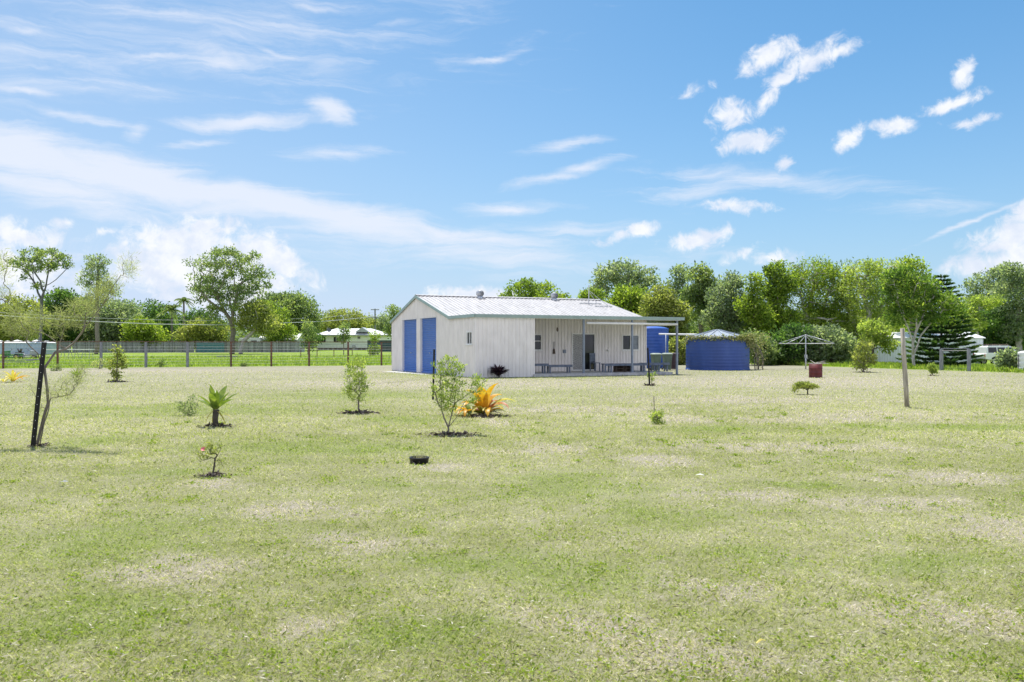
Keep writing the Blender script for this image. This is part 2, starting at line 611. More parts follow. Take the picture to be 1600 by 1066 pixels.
def grow(rng, trunk, tips, wob=.12, seg=4, rise=.25, limbs=()):
    """skeleton: trunk nodes, then every tip joins the nearest node; returns nodes, parents and the node of each tip"""
    nodes = [np.array(p, float) for p in trunk]
    par = [i - 1 for i in range(len(nodes))]
    for l in limbs:
        j = int(np.argmin(np.linalg.norm(np.array(nodes) - l[0], axis=1)))
        for a, b in zip([nodes[j]] + l[1:-1], l[1:]):
            for f in (.5, 1.0):
                q = a + (b - a) * f + (rng.normal(size=3) * np.linalg.norm(b - a) * .05 if f < 1 else 0)
                nodes.append(q)
                par.append(j)
                j = len(nodes) - 1
    order = sorted(range(len(tips)), key=lambda i: np.linalg.norm(tips[i] - nodes[-1]))
    tipnode = {}
    for i in order:
        t = tips[i]
        A = np.array(nodes)
        dv = A - t
        dist = np.linalg.norm(dv * np.array((1, 1, .8)), axis=1) + np.maximum(0, dv[:, 2]) * 1.5
        j = int(np.argmin(dist))
        p = nodes[j]
        ln = np.linalg.norm(t - p)
        prev = j
        for q in range(1, seg + 1):
            f = q / seg
            pos = p + (t - p) * f
            pos = pos + np.array((0, 0, -rise * ln * f * (1 - f)))
            if q < seg:
                pos = pos + rng.normal(size=3) * ln * wob * .5
            nodes.append(pos)
            par.append(prev)
            prev = len(nodes) - 1
        tipnode[i] = prev
    return nodes, par, tipnode


def wood_mesh(name, nodes, par, rt, r0, m, parent, k=6, power=2.2):
    """tapered limbs from a skeleton by the pipe rule"""
    n = len(nodes)
    w = np.zeros(n)
    kids = [[] for _ in range(n)]
    for i, p in enumerate(par):
        if p >= 0:
            kids[p].append(i)
    r = np.zeros(n)
    for i in range(n - 1, -1, -1):
        r[i] = rt if not kids[i] else (sum(r[c] ** power for c in kids[i])) ** (1 / power) * 1.01
    sc = r0 / r[0] if r0 else 1.0
    if r0:
        g = math.log(r0 / rt) / max(1e-6, math.log(r[0] / rt)) if r[0] > rt * 1.01 else 1
        r = rt * (np.maximum(r, rt) / rt) ** g
    mb = MB()
    done = set()
    for i in range(n):
        p = par[i]
        if p < 0:
            continue
        first = kids[p][0] if kids[p] else None
        big = max(kids[p], key=lambda c: r[c])
        if i == big and par[p] >= 0:
            continue        # continues a chain started lower down
        chain = [p, i]
        while kids[chain[-1]]:
            chain.append(max(kids[chain[-1]], key=lambda c: r[c]))
        pts = [nodes[c] for c in chain]
        rr = [r[c] for c in chain]
        if par[p] >= 0 or i != big:
            rr[0] = min(rr[0], rr[1] * 1.25)
        mb.tube(pts, rr, k=k, cap=True)
    return mb.build(name, m, parent, smooth=True)


def tree(name, label, cat, px, D, crowns, nclump, clr, nleaf, leaf, r0, lm, wm, seed, trunk=None, rt=.02, group=None, up=.0, out=.4, ratio=.5,
         depth=1.0, shell=.5, flat=.75, base_y=None, tintvar=.5, wob=.12, rise=.25, loc=None, crown_name='crown', trunk_name='trunk', droop=0.0, k=6, ctop=0.0, limbs=()):
    """crowns: ellipses (px, py, rx, ry) in photo pixels at distance D; trunk: list of (px, py) the stem follows"""
    rng = np.random.default_rng(seed)
    if loc is None:
        loc = gd(px, D) if base_y is None else gp(px, base_y)
    loc = np.array(loc, float)
    D = loc[1]
    root = thing(name, label, cat, tuple(loc), 0, group)
    s = D / F

    def W(qx, qy):
        return np.array(((qx - 800) * s - loc[0], 0, zt(qy, D) - loc[2]))
    ells = [(W(a, b), np.array((c * s, c * s * depth, d * s))) for a, b, c, d in crowns]
    vol = np.array([e[1][0] * e[1][2] for e in ells])
    vol = vol / vol.sum()
    tips = []
    which = rng.choice(len(ells), size=nclump * 6, p=vol)
    cand = []
    for w in which:
        c, r = ells[w]
        d = rng.normal(size=3)
        d /= np.linalg.norm(d)
        q = c + d * r * (rng.random() ** (1 / 3) * (1 - shell) + shell) * .92
        cand.append(q)
    cand = np.array(cand)
    cand = cand[cand[:, 2] > .02 * D / 40]
    tips = [cand[0]]
    md = np.linalg.norm(cand - cand[0], axis=1)
    for _ in range(min(nclump, len(cand)) - 1):
        # favour spread-out tips, with some luck so that clumps and gaps appear
        sel = rng.choice(len(cand), size=min(8, len(cand)), replace=False)
        j = sel[int(np.argmax(md[sel]))]
        tips.append(cand[j])
        md = np.minimum(md, np.linalg.norm(cand - cand[j], axis=1))
    tips = np.array(tips)
    if trunk is None:
        cz = np.mean([e[0][2] for e in ells])
        cx = np.mean([e[0][0] for e in ells])
        tr = [(0, 0, -.05 * r0), (cx * .15, 0, cz * .35), (cx * .5, 0, cz * .7)]
    else:
        tr = [W(a, b) for a, b in trunk]
        tr[0][2] = 0.0
        tr = [t + np.array((0, rng.normal() * r0 * .3, 0)) for t in tr]
    # finer trunk
    tp = []
    for a, b in zip(tr[:-1], tr[1:]):
        a, b = np.array(a, float), np.array(b, float)
        for f in (0, .33, .67):
            tp.append(a + (b - a) * f + (rng.normal(size=3) * r0 * .25 * np.array((1, 1, 0)) if f else 0))
    tp.append(np.array(tr[-1], float))
    lp = [[W(a, b) + np.array((0, rng.normal() * r0 * 2.0 * i, 0)) for i, (a, b) in enumerate(l)] for l in limbs]
    nodes, par, tn = grow(rng, tp, list(tips), wob, 4, rise, lp)
    wood_mesh(trunk_name, nodes, par, rt, r0, wm, root, k)
    # leaves
    cw = rng.random(len(tips)) * .9 + .5
    pick = rng.choice(len(tips), size=nleaf, p=cw / cw.sum())
    d = rng.normal(size=(nleaf, 3))
    d = unit(d)
    rad = clr * (rng.random(nleaf) ** .45) * (.75 + .5 * rng.random(len(tips))[pick])
    rad = np.where(rng.random(nleaf) < .14, rad * 1.38, rad)
    off = d * rad[:, None] * np.array((1, 1, flat))
    pts = tips[pick] + off
    if droop:
        pts[:, 2] -= droop * (rng.random(nleaf) ** 2)
    cen = np.average(np.array([e[0] for e in ells]), axis=0)
    outv = unit(pts - cen)
    dirs = rng.normal(size=(nleaf, 3)) + d * out + outv * out * .5 + np.array((0, 0, up))
    L = leaf * (.65 + .7 * rng.random(nleaf))
    ct = rng.random(len(tips))[pick]
    tint = np.clip(.5 + (ct - .5) * tintvar + rng.normal(size=nleaf) * .2 + ctop * off[:, 2] / clr, 0, 1)
    pts[:, 2] = np.maximum(pts[:, 2], .01)
    leaf_mesh(crown_name, pts, dirs, L, L * ratio, tint, lm, root, rng)
    return root


# ---------------------------------------------------------------- ground
def ground():
    ys = np.concatenate([np.linspace(-60, 140, 81), np.geomspace(146, 3000, 26)])
    xs = np.concatenate([-np.geomspace(2500, 90, 22), np.linspace(-85, 85, 69), np.geomspace(90, 2500, 22)])
    X, Y = np.meshgrid(xs, ys)
    Z = gz(X, Y)
    v = np.stack([X, Y, Z], -1).reshape(-1, 3)
    a = (np.arange(len(ys) - 1)[:, None] * len(xs) + np.arange(len(xs) - 1)[None]).ravel()
    f = np.stack([a, a + 1, a + 1 + len(xs), a + len(xs)], -1)
    o = np_mesh('ground', v, f.ravel(), np.full(len(f), 4), MATS['paddock'], smooth=True)
    tag(o, kind='structure')
    # the mown block, edges a little ragged
    rng = random.Random(3)
    corner = FL0 + FLD * 53.9
    pts = []
    for i in range(121):
        q = FL0 + FLD * (-60 + i * (113.9 / 120)) - FLN * (.25 + .12 * rng.random())
        pts.append((q[0], q[1]))
    for i in range(1, 121):
        q = corner + FRD * (i * 1.0) - FRN * (.3 + .22 * rng.random())
        pts.append((q[0], q[1]))
    pts.append((pts[0][0], pts[-1][1]))
    mb = MB()
    mb.add([(x, y, .004 + max(0, float(gz(x, y)))) for x, y in pts], [tuple(range(len(pts)))[::-1]])
    lawn = mb.build('lawn', MATS['lawn'])
    tag(lawn, kind='structure')


ground()


def grass():
    rng = np.random.default_rng(11)
    V, T = [], []
    n, per = 700000, 9
    nc = n // per
    lo, hi, q = 3.3, 52.0, -.55
    yc = (rng.random(nc) * (hi ** q - lo ** q) + lo ** q) ** (1 / q)
    xc = (rng.random(nc) - .5) * (1.25 * yc + 5.5)
    ct = np.clip(rng.normal(.48, .2, nc), 0, 1)
    y = np.repeat(yc, per)
    n = len(y)
    sp = .02 + .004 * y + .0006 * y * y
    p = np.stack([np.repeat(xc, per) + rng.normal(size=n) * sp, y + rng.normal(size=n) * sp, np.zeros(n)], -1)
    az = rng.random(n) * 2 * pi
    ln = .025 * (.45 + 1.0 * rng.random(n)) * np.repeat(.65 + .8 * rng.random(nc) ** 2, per) * np.clip(y / 9, 1, 1.7)
    lean = .55 + 1.0 * rng.random(n)
    hd = np.stack([np.cos(az), np.sin(az), np.zeros(n)], -1)
    sd = np.stack([-np.sin(az), np.cos(az), np.zeros(n)], -1)
    ww = (np.maximum(.0036, .00085 * y) * (.6 + .8 * rng.random(n)))[:, None]
    up = np.array((0, 0, 1))
    mid = p + hd * (ln * .45 * np.sin(lean * .6))[:, None] + up * (ln * .55 * np.cos(lean * .6))[:, None]
    tip = mid + hd * (ln * .6 * np.sin(lean))[:, None] + up * (ln * .5 * np.cos(lean))[:, None]
    v = np.empty((n, 4, 3))
    v[:, 0] = p - sd * ww * .5
    v[:, 1] = p + sd * ww * .5
    v[:, 2] = mid + sd * ww * .45
    v[:, 3] = tip
    V.append(v.reshape(-1, 3))
    ct = .48 + (ct - .48) * np.clip(9 / yc, .3, 1)
    T.append(np.clip(np.repeat(ct, per) + rng.normal(0, .24, n), 0, 1))
    V = np.concatenate(V)
    T = np.concatenate(T)
    o = np_mesh('grass', V, np.arange(len(V)), np.full(len(T), 4), MATS['blades'], tint=T)
    tag(o, 'short mown grass blades covering the lawn', 'grass', kind='stuff')
    # broad-leaved weeds and dead thatch among the blades
    nc, per = 420, 34
    yc = (rng.random(nc) * (20.0 ** q - 3.4 ** q) + 3.4 ** q) ** (1 / q)
    xc = (rng.random(nc) - .5) * 1.3 * yc
    y = np.repeat(yc, per)
    n = len(y)
    sp = np.repeat(.03 + .09 * rng.random(nc), per)
    pts = np.stack([np.repeat(xc, per) + rng.normal(size=n) * sp, y + rng.normal(size=n) * sp, .012 + .02 * rng.random(n)], -1)
    L = (.010 + .011 * rng.random(n)) * np.clip(y / 7, 1, 2)
    o = leaf_mesh('clover', pts, rng.normal(size=(n, 3)) * np.array((1, 1, .35)), L, L * .85, np.clip(rng.normal(.5, .25, n), 0, 1),
                  leafmat('clover_leaf', (.13, .21, .02), (.25, .34, .03), (.38, .42, .07), .35), None, rng)
    tag(o, 'patches of bright clover and broad-leaved weeds in the lawn', 'clover', kind='stuff')
    n = 16000
    y = (rng.random(n) * (26.0 ** q - 3.4 ** q) + 3.4 ** q) ** (1 / q)
    pts = np.stack([(rng.random(n) - .5) * 1.3 * y, y, .012 + .02 * rng.random(n)], -1)
    L = (.018 + .028 * rng.random(n)) * np.clip(y / 8, 1, 1.8)
    o = leaf_mesh('thatch', pts, rng.normal(size=(n, 3)) * np.array((1, 1, .2)), L, L * .16, rng.random(n),
                  leafmat('dead_thatch', (.10, .08, .055), (.34, .30, .22), (.62, .58, .48), .15), None, rng)
    tag(o, 'dead grass thatch and clippings lying in the lawn', 'thatch', kind='stuff')
    # longer growth on the far side of both fences
    lm = leafmat('tall_grass', (.15, .23, .03), (.24, .33, .05), (.40, .44, .13), .45)
    n = 60000
    t = rng.random(n)
    side = rng.random(n) < .62
    dist = rng.random(n) ** 1.6 * 42 + .1
    a = FL0[None] + FLD[None] * (-18 + t[:, None] * 72) + FLN[None] * dist[:, None]
    b = FR0[None] + FRD[None] * (-24 + t[:, None] * 44) + FRN[None] * (dist[:, None] * .55)
    p2 = np.where(side[:, None], a, b)
    pts = np.stack([p2[:, 0], p2[:, 1], gz(p2[:, 0], p2[:, 1])], -1)
    dirs = rng.normal(size=(n, 3)) * .55 + np.array((0, 0, 1.0))
    L = .14 + .22 * rng.random(n)
    o = leaf_mesh('tall_grass', pts, dirs, L, L * .22, np.clip(rng.normal(.5, .25, n), 0, 1), lm, None, rng)
    tag(o, 'longer bright green grass beyond the fences', 'grass', kind='stuff')


grass()

# ---------------------------------------------------------------- the shed house
CREAM = mat('cream_cladding', (.81, .775, .755), .45, 0, .05, 3, dirt=(.64, .60, .57, .3), dscale=1.3, stretch=(1, 1, .35))
TRIM = mat('grey_green_trim', (.30, .40, .385), .4, 0, .06, 3)
BLUE = mat('blue_roller_door', (.055, .155, .47), .4, 0, .06, 4)
ROOFM = mat('pale_roof_sheet', (.45, .435, .435), .5, 0, .10, 2.2, stretch=(3, .35, 1), dirt=(.23, .215, .205, .75), dscale=2.6)
CONC = mat('concrete', (.50, .49, .48), .85, 0, .15, 5, .2, dirt=(.2, .19, .17, .5))
GALV = mat('galvanised_steel', (.50, .51, .53), .4, .55, .1, 8)
WHITE = mat('white_paint', (.78, .78, .77), .4, 0, .05, 4)
GLASS = mat('dark_window_glass', (.022, .026, .030), .06, 0, .2, 2, spec=.45)
DARK = mat('painted_shade', (.02, .02, .022), .9)
POSTM = mat('grey_blue_post', (.23, .27, .33), .5, 0, .08, 5)
TIMB = mat('weathered_timber', (.33, .29, .235), .85, 0, .22, 4, .3, stretch=(6, 6, .7))
GREYT = mat('grey_timber', (.255, .265, .285), .9, 0, .28, 4, .3, stretch=(6, 6, .7))
BLACK = mat('black_paint', (.014, .014, .016), .45)
BENCH = mat('blue_grey_bench_boards', (.15, .18, .235), .7, 0, .2, 6)
BROWN = mat('dark_brown_board', (.10, .075, .06), .8, 0, .2, 5)
TANK = mat('blue_poly_tank', (.038, .085, .30), .42, 0, .10, 1.2, dirt=(.09, .14, .30, .30), dscale=1.2, stretch=(1, 1, .3))
TANKB = mat('bright_blue_tank', (.035, .105, .40), .42, 0, .08, 1.5)
RUST = mat('rust_brown_steel', (.21, .085, .045), .7, 0, .25, 6)

SH_L, SH_W, VER, RIDGE, EAVE, APEX = 11.5, 13.1, 3.25, 8.42, 2.93, 4.21
RZ = math.atan2(.42, .907)
shed = thing('shed_house', 'cream ribbed metal shed house with two blue roller doors and a long verandah', 'house', (-1.68, 39.6, 0), RZ)


def sw(lx, ly, z=0.0):
    """shed coordinates to the world"""
    return (-1.68 + lx * cos(RZ) - ly * sin(RZ), 39.6 + lx * sin(RZ) + ly * cos(RZ), z)


def gable_top(y):
    if y < VER:
        return EAVE - .03
    if y < RIDGE:
        return EAVE + (APEX - EAVE) * (y - VER) / (RIDGE - VER) - .03
    return APEX - (APEX - EAVE) * (y - RIDGE) / (SH_W - RIDGE) - .03


def build_shed():
    D1, D2, DH = (5.24, 7.86), (8.45, 11.07), 3.0
    w = MB()
    gx = lambda y, o, z: (-o, y, z)
    for a, b, z0, z1 in ((0, .35, .02, None), (.35, 1.04, .02, 1.54), (.35, 1.04, 2.16, None), (1.04, VER, .02, None), (VER, D1[0], .02, None),
                         (D1[0], D1[1], DH, None), (D1[1], RIDGE, .02, None), (RIDGE, D2[0], .02, None), (D2[0], D2[1], DH, None), (D2[1], SH_W, .02, None)):
        w.ribbed(gx, a, b, z0, z1, .19, .036, None if z1 else gable_top)
    fx = lambda x, o, z: (x, -o, z)
    w.ribbed(fx, 0, 3.0, .02, EAVE, .19, .036)
    w.ribbed(lambda y, o, z: (3.0 + o, y, z), 0, VER, .1, EAVE, .19, .036)
    # recessed wall with its openings
    rx = lambda x, o, z: (x, VER - o, z)
    for a, b, z0, z1 in ((3.0, 3.95, .1, EAVE), (3.95, 5.05, .1, 1.24), (3.95, 5.05, 2.09, EAVE), (5.05, 6.84, .1, EAVE), (6.84, 8.26, 2.16, EAVE),
                         (8.26, 9.95, .1, EAVE), (9.95, 11.05, .1, 1.24), (9.95, 11.05, 2.09, EAVE), (11.05, SH_L, .1, EAVE)):
        w.ribbed(rx, a, b, z0, z1, .19, .036)
    w.ribbed(lambda y, o, z: (SH_L + o, y, z), VER, SH_W, .02, 0, .19, .036, gable_top)
    w.ribbed(lambda x, o, z: (x, SH_W + o, z), 0, SH_L, .02, EAVE, .19, .036)
    # corner flashings
    for c in ((0, 0), (3.0, 0), (SH_L, VER), (0, SH_W)):
        w.box((c[0] - .034, c[1] - .034, .02), (c[0] + .034, c[1] + .034, EAVE - .04))
    w.build('wall', CREAM, shed)
    # roof: two ribbed slopes and the flat verandah sheet
    r = MB()
    rise = (APEX - EAVE) / (RIDGE - VER)
    def slope(y0, z0, y1, z1):
        pitch, dep = .25, .032
        xs = []
        k = 0
        while k * pitch < SH_L + .16:
            for t, o in ((0, 0), (.6, 0), (.7, 1), (.9, 1)):
                xs.append((-.09 + (k + t) * pitch, o * dep))
            k += 1
        vs, fs = [], []
        for x, o in xs:
            vs += [(x, y0, z0 + o), (x, y1, z1 + o)]
        for i in range(len(xs) - 1):
            fs.append((2 * i, 2 * i + 2, 2 * i + 3, 2 * i + 1))
        r.add(vs, fs)
    slope(VER - .06, EAVE + .015, RIDGE, APEX + .03)
    slope(SH_W + .12, EAVE, RIDGE, APEX + .03)
    r.box((-.09, -.06, EAVE - .002), (SH_L + .1, VER - .05, EAVE + .03))
    ro = r.build('roof', ROOFM, shed)
    c = MB()
    for s in (-1, 1):
        c.add([(-.1, RIDGE, APEX + .105), (SH_L + .1, RIDGE, APEX + .105), (SH_L + .1, RIDGE + s * .2, APEX + .055), (-.1, RIDGE + s * .2, APEX + .055)], [(0, 1, 2, 3)])
    for i in range(46):                                  # scalloped edge between the ribs
        x = -.09 + i * .25
        for s in (-1, 1):
            c.add([(x, RIDGE + s * .19, APEX + .057), (x + .15, RIDGE + s * .19, APEX + .057), (x + .13, RIDGE + s * .2, APEX - .005), (x + .02, RIDGE + s * .2, APEX - .005)], [(0, 1, 2, 3)])
    c.build('ridge_cap', ROOFM, ro)
    # fascia, barge boards and gutter
    f = MB()
    t, hgt = .03, .15
    def barge(x):
        pr = [(-.12, EAVE + .03), (VER, EAVE + .03), (RIDGE, APEX + .06), (SH_W + .12, EAVE + .03)]
        lo = [(a, b - hgt) for a, b in pr]
        for i in range(3):
            f.prism([lo[i], lo[i + 1], pr[i + 1], pr[i]], x, x + t, 'x')
    barge(-.125)
    f.build('barge_board', TRIM, shed)
    f = MB()
    barge(SH_L + .10)
    f.build('barge_board', TRIM, shed)
    g = MB()
    g.prism([(-.065, EAVE - .13), (-.17, EAVE - .13), (-.19, EAVE - .02), (-.19, EAVE + .02), (-.175, EAVE + .02), (-.16, EAVE - .11), (-.065, EAVE - .11)], -.09, SH_L + .1, 'x')
    g.build('gutter', TRIM, shed)
    # soffit beam, posts, low roller-blind tube
    for x in (5.78, 8.585, 11.32):
        p = MB()
        p.box((x - .045, .06, .0 if x > 11 else .14), (x + .045, .15, EAVE - .14))
        p.box((x - .09, .03, .0 if x > 11 else .141), (x + .09, .18, .015 if x > 11 else .155))
        p.build('verandah_post', POSTM, shed)
    b = MB()
    b.box((3.06, .05, EAVE - .14), (SH_L, .16, EAVE - .003))
    b.build('verandah_beam', CREAM, shed)
    b = MB()
    b.box((3.06, .17, EAVE - .012), (SH_L, VER - .06, EAVE - .006))
    b.build('ceiling', WHITE, shed)
    b = MB()
    b.tube([(5.9, .0, 2.60), (11.28, .0, 2.60)], .06, 12)
    b.tube([(11.32, .2, 2.60), (11.32, 3.1, 2.60)], .06, 12)
    b.build('rolled_blind', WHITE, shed, True)
    s = MB()
    s.box((2.96, -.12, .0), (10.9, VER - .06, .14))
    s.box((-.04, -.045, .0), (2.95, .2, .019))
    s.box((-.045, .21, .0), (.2, SH_W, .019))
    s.build('slab', CONC, shed)
    # roller doors
    for a, b_ in (D1, D2):
        d = MB()
        n = 30
        z0, z1 = .09, DH
        vs, fs = [], []
        N = n * 4
        for i in range(N + 1):
            z = z0 + (z1 - z0) * i / N
            o = .11 - .034 * (.5 + .5 * cos(i / 4 * 2 * pi))
            vs += [(o, a + .03, z), (o, b_ - .03, z)]
        for i in range(N):
            fs.append((2 * i, 2 * i + 1, 2 * i + 3, 2 * i + 2))
        d.add(vs, fs)
        dd = d.build('roller_door', BLUE, shed)
        h = MB()
        h.box((.05, a + .03, .025), (.115, b_ - .03, .09))
        h.build('bottom_rail', BLUE, dd)
        h = MB()
        m = (a + b_) / 2
        h.box((.066, m - .06, 1.08), (.085, m + .06, 1.12))
        h.bar((.062, m - .09, 1.10), (.062, m + .09, 1.10), .018)
        h.build('handle', GALV, dd)
        j = MB()
        for y in (a, b_ - .03):
            j.box((-.032, y, .02), (.14, y + .03, DH))
        j.box((-.032, a, DH - .035), (.14, b_, DH - .002))
        j.build('jamb', CREAM, dd)

    def window(name, place, x0, x1, z0, z1, sash):
        """place(x, out, z)"""
        fr = MB()
        def pb(a0, a1, b0, b1, o0, o1, m=fr):
            p = [place(a, o, b) for o in (o0, o1) for a, b in ((a0, b0), (a1, b0), (a1, b1), (a0, b1))]
            m.add(p, [(3, 2, 1, 0), (4, 5, 6, 7), (0, 1, 5, 4), (1, 2, 6, 5), (2, 3, 7, 6), (3, 0, 4, 7)])
        k = .05
        pb(x0, x0 + k, z0, z1, -.03, .045)
        pb(x1 - k, x1, z0, z1, -.03, .045)
        pb(x0 + k, x1 - k, z0, z0 + k, -.03, .045)
        pb(x0 + k, x1 - k, z1 - k, z1, -.03, .045)
        for s in sash:
            if s[0] == 'v':
                pb(s[1] - .02, s[1] + .02, z0 + k, z1 - k, -.025, .03)
            else:
                pb(x0 + k, x1 - k, s[1] - .02, s[1] + .02, -.025, .03)
        pb(x0 - .03, x1 + .03, z0 - .03, z0 - .001, -.02, .07)
        win = fr.build(name, WHITE, shed)
        gl = MB()
        pb(x0 + k, x1 - k, z0 + k, z1 - k, -.02, -.012, gl)
        gl.build('pane', GLASS, win)
        return win
    rp = lambda x, o, z: (x, VER - o, z)
    window('window', rp, 3.95, 5.05, 1.24, 2.09, [('h', 1.73), ('v', 4.62)])
    wb = window('window', rp, 9.95, 11.05, 1.24, 2.09, [('v', 10.5)])
    cu = MB()
    for i in range(9):                                   # pale curtain drawn behind the right-hand pane
        x = 10.56 + i * .05
        cu.box((x, VER + .008, 1.3), (x + .042, VER + .0105 + .002 * (i % 2), 2.03))
    cu.build('curtain', mat('pale_curtain', (.30, .34, .40), .9), wb)
    window('window', lambda y, o, z: (-o, y, z), .35, 1.04, 1.54, 2.16, [('v', .69)])
    # sliding door with a diamond security screen
    fr = MB()
    for x in (6.84, 7.53, 8.21):
        fr.box((x, VER - .05, .16), (x + .055, VER + .03, 2.16))
    fr.box((6.895, VER - .049, 2.09), (8.21, VER + .03, 2.159))
    fr.box((6.895, VER - .049, .15), (8.21, VER + .03, .22))
    door = fr.build('sliding_door', WHITE, shed)
    gl = MB()
    gl.box((7.585, VER + .005, .22), (8.21, VER + .012, 2.09))
    gl.box((6.895, VER + .02, .22), (7.53, VER + .026, 2.09))
    gl.build('pane', GLASS, door)
    sc = MB()
    x0, x1, z0, z1, p = 6.895, 7.53, .22, 2.09, .098
    for sgn in (-1, 1):
        k = -30
        while k < 40:
            # line z = z0 + sgn*(x-x0)*1.25 + k*p
            pts = []
            for x in (x0, x1):
                pts.append((x, z0 + sgn * (x - x0) * 1.25 + k * p))
            (xa, za), (xb, zb) = pts
            lo, hi = 0.0, 1.0
            dz = zb - za
            for lim, sg in ((z0, 1), (z1, -1)):
                fa, fb = (za - lim) * sg, (zb - lim) * sg
                if fa < 0 and fb < 0:
                    lo, hi = 1, 0
                elif fa < 0:
                    lo = max(lo, fa / (fa - fb))
                elif fb < 0:
                    hi = min(hi, fa / (fa - fb))
            if hi - lo > .02:
                q = lambda f: (xa + (xb - xa) * f, VER - .02 - .004 * sgn, za + dz * f)
                sc.bar(q(lo), q(hi), .008, .014)
            k += 1
    sc.build('security_screen', WHITE, door)
    # fittings on the verandah wall
    l = MB()
    l.box((8.98, VER - .1, 1.18), (9.06, VER - .031, 1.30))
    l.lathe([(0, -.06), (.04, -.05), (.055, 0), (.04, .03), (0, .03)], 12, (9.02, VER - .13, 1.25))
    l.build('wall_lamp', WHITE, shed)
    l = MB()
    l.box((6.30, VER - .08, 1.10), (6.46, VER - .031, 1.28))
    l.box((6.33, VER - .095, 1.16), (6.43, VER - .081, 1.24))
    l.build('switch_box', POSTM, shed)


build_shed()


def roof_z(y):
    return EAVE + .015 + (APEX - EAVE) * (y - VER + .06) / (RIDGE - VER + .06)


def roof_vent(px, label):
    # a whirling vent just behind the ridge line
    u = (px - 800) / F
    ly = RIDGE - .35
    ox, oy = -1.68 - sin(RZ) * ly, 39.6 + cos(RZ) * ly
    lx = (u * oy - ox) / (cos(RZ) - u * sin(RZ))
    t = thing('roof_vent', label, 'roof vent', sw(lx, ly, roof_z(ly)), RZ, 'vents on the shed roof')
    m = MB()
    m.lathe([(.0, -.1), (.15, -.1), (.15, .16), (.0, .16)], 16)
    m.box((-.24, -.24, -.02), (.24, .24, .02))
    m.build('base', GALV, t, True)
    m = MB()
    for k in range(18):
        a, b = 2 * pi * k / 18, 2 * pi * (k + .75) / 18
        pr = [(.15, .16), (.21, .22), (.225, .31), (.20, .40), (.12, .46)]
        vs = [(r * cos(a), r * sin(a), z) for r, z in pr] + [((r - .03) * cos(b), (r - .03) * sin(b), z) for r, z in pr]
        m.add(vs, [(i, i + 5, i + 6, i + 1) for i in range(4)])
    m.lathe([(.0, .475), (.10, .47), (.14, .45)], 16)
    m.lathe([(.0, .16), (.145, .17), (.145, .44), (0, .45)], 16)
    m.build('turbine', GALV, t, True)


roof_vent(750, 'silver whirling vent on the ridge nearer the roller doors')
roof_vent(866, 'silver whirling vent on the ridge nearer the aerial mast')


def antenna():
    ly = 7.0
    u = (920 - 800) / F
    ox, oy = -1.68 - sin(RZ) * ly, 39.6 + cos(RZ) * ly
    lx = (u * oy - ox) / (cos(RZ) - u * sin(RZ))
    t = thing('antenna_mast', 'thin aerial mast with stays standing on the pale shed roof', 'aerial', sw(lx, ly, roof_z(ly)), RZ)
    m = MB()
    m.tube([(0, 0, -.02), (0, 0, 1.15)], .028, 8)
    m.build('mast', GALV, t)
    m = MB()
    m.tube([(0, 0, .8), (.85, .55, .16)], .012, 6)
    m.tube([(0, 0, .85), (1.1, -.35, -.06)], .012, 6)
    m.build('stay', GALV, t)
    m = MB()
    for k in range(5):
        m.bar((-.55 + k * .3, .1, .09), (-.28 + k * .3, .1, .09), .02, .05)
    for k in range(4):
        m.bar((.0 + k * .3, -.75, -.11), (.24 + k * .3, -.75, -.11), .02, .05)
    m.bar((-.6, .1, .06), (.95, .1, .06), .012)
    m.bar((0, -.75, -.14), (1.15, -.75, -.14), .012)
    m.build('roof_bracket', GALV, t)


antenna()


def bench(lx, ly, L, label, legs, h=.42, w=.34, z=.14, name='bench', slope=0.0, back=False):
    t = thing(name, label, 'bench', sw(lx, ly, z), RZ, 'low benches along the verandah')
    m = MB()
    for i in range(3):
        y = -w / 2 + i * w / 3
        m.box((0, y + .008, h - .045), (L, y + w / 3 - .008, h))
    m.box((.02, -w / 2 - .025, h - .115), (L - .02, -w / 2 + .004, h - .03))
    m.build('seat', BENCH, t)
    for x in legs:
        q = MB()
        for y in (-w / 2 + .03, w / 2 - .07):
            q.box((x - .035, y, 0), (x + .035, y + .05, h - .046))
        q.build('leg', BENCH, t)
    return t


bench(3.08, 1.0, 1.15, 'short low bench beside the corner of the enclosed room', (.08, .95), h=.47)
bench(4.30, 1.15, 1.35, 'low bench just left of the security door', (.1, 1.2), h=.40)
bench(7.35, .95, 3.5, 'long low bench under the right-hand verandah window', (.1, .45, 1.75, 2.4, 3.35), h=.44)
bench(9.7, 1.0, 1.7, 'grey slab bench at the open end of the verandah in front of the bins', (.12, .75, 1.55), h=.46, z=.14)


def cabinet(lx, label):
    t = thing('cabinet', label, 'cabinet', sw(lx, 1.0, .14), RZ, 'open cabinets under the bench')
    m = MB()
    W, Dp, H = .46, .16, .36
    m.box((0, -Dp, 0), (.025, Dp, H))
    m.box((W - .025, -Dp, 0), (W, Dp, H))
    m.box((.025, Dp - .02, 0), (W - .025, Dp, H))
    m.box((.025, -Dp, H - .025), (W - .025, Dp - .02, H))
    m.box((.025, -Dp, 0), (W - .025, Dp - .02, .03))
    m.build('case', BROWN, t)
    m = MB()
    m.box((.03, -Dp + .02, .17), (W - .03, Dp - .03, .19))
    m.build('shelf', BROWN, t)


cabinet(8.12, 'open brown cabinet under the long bench, the left of the pair')
cabinet(8.68, 'open brown cabinet under the long bench, the right of the pair beside the post')

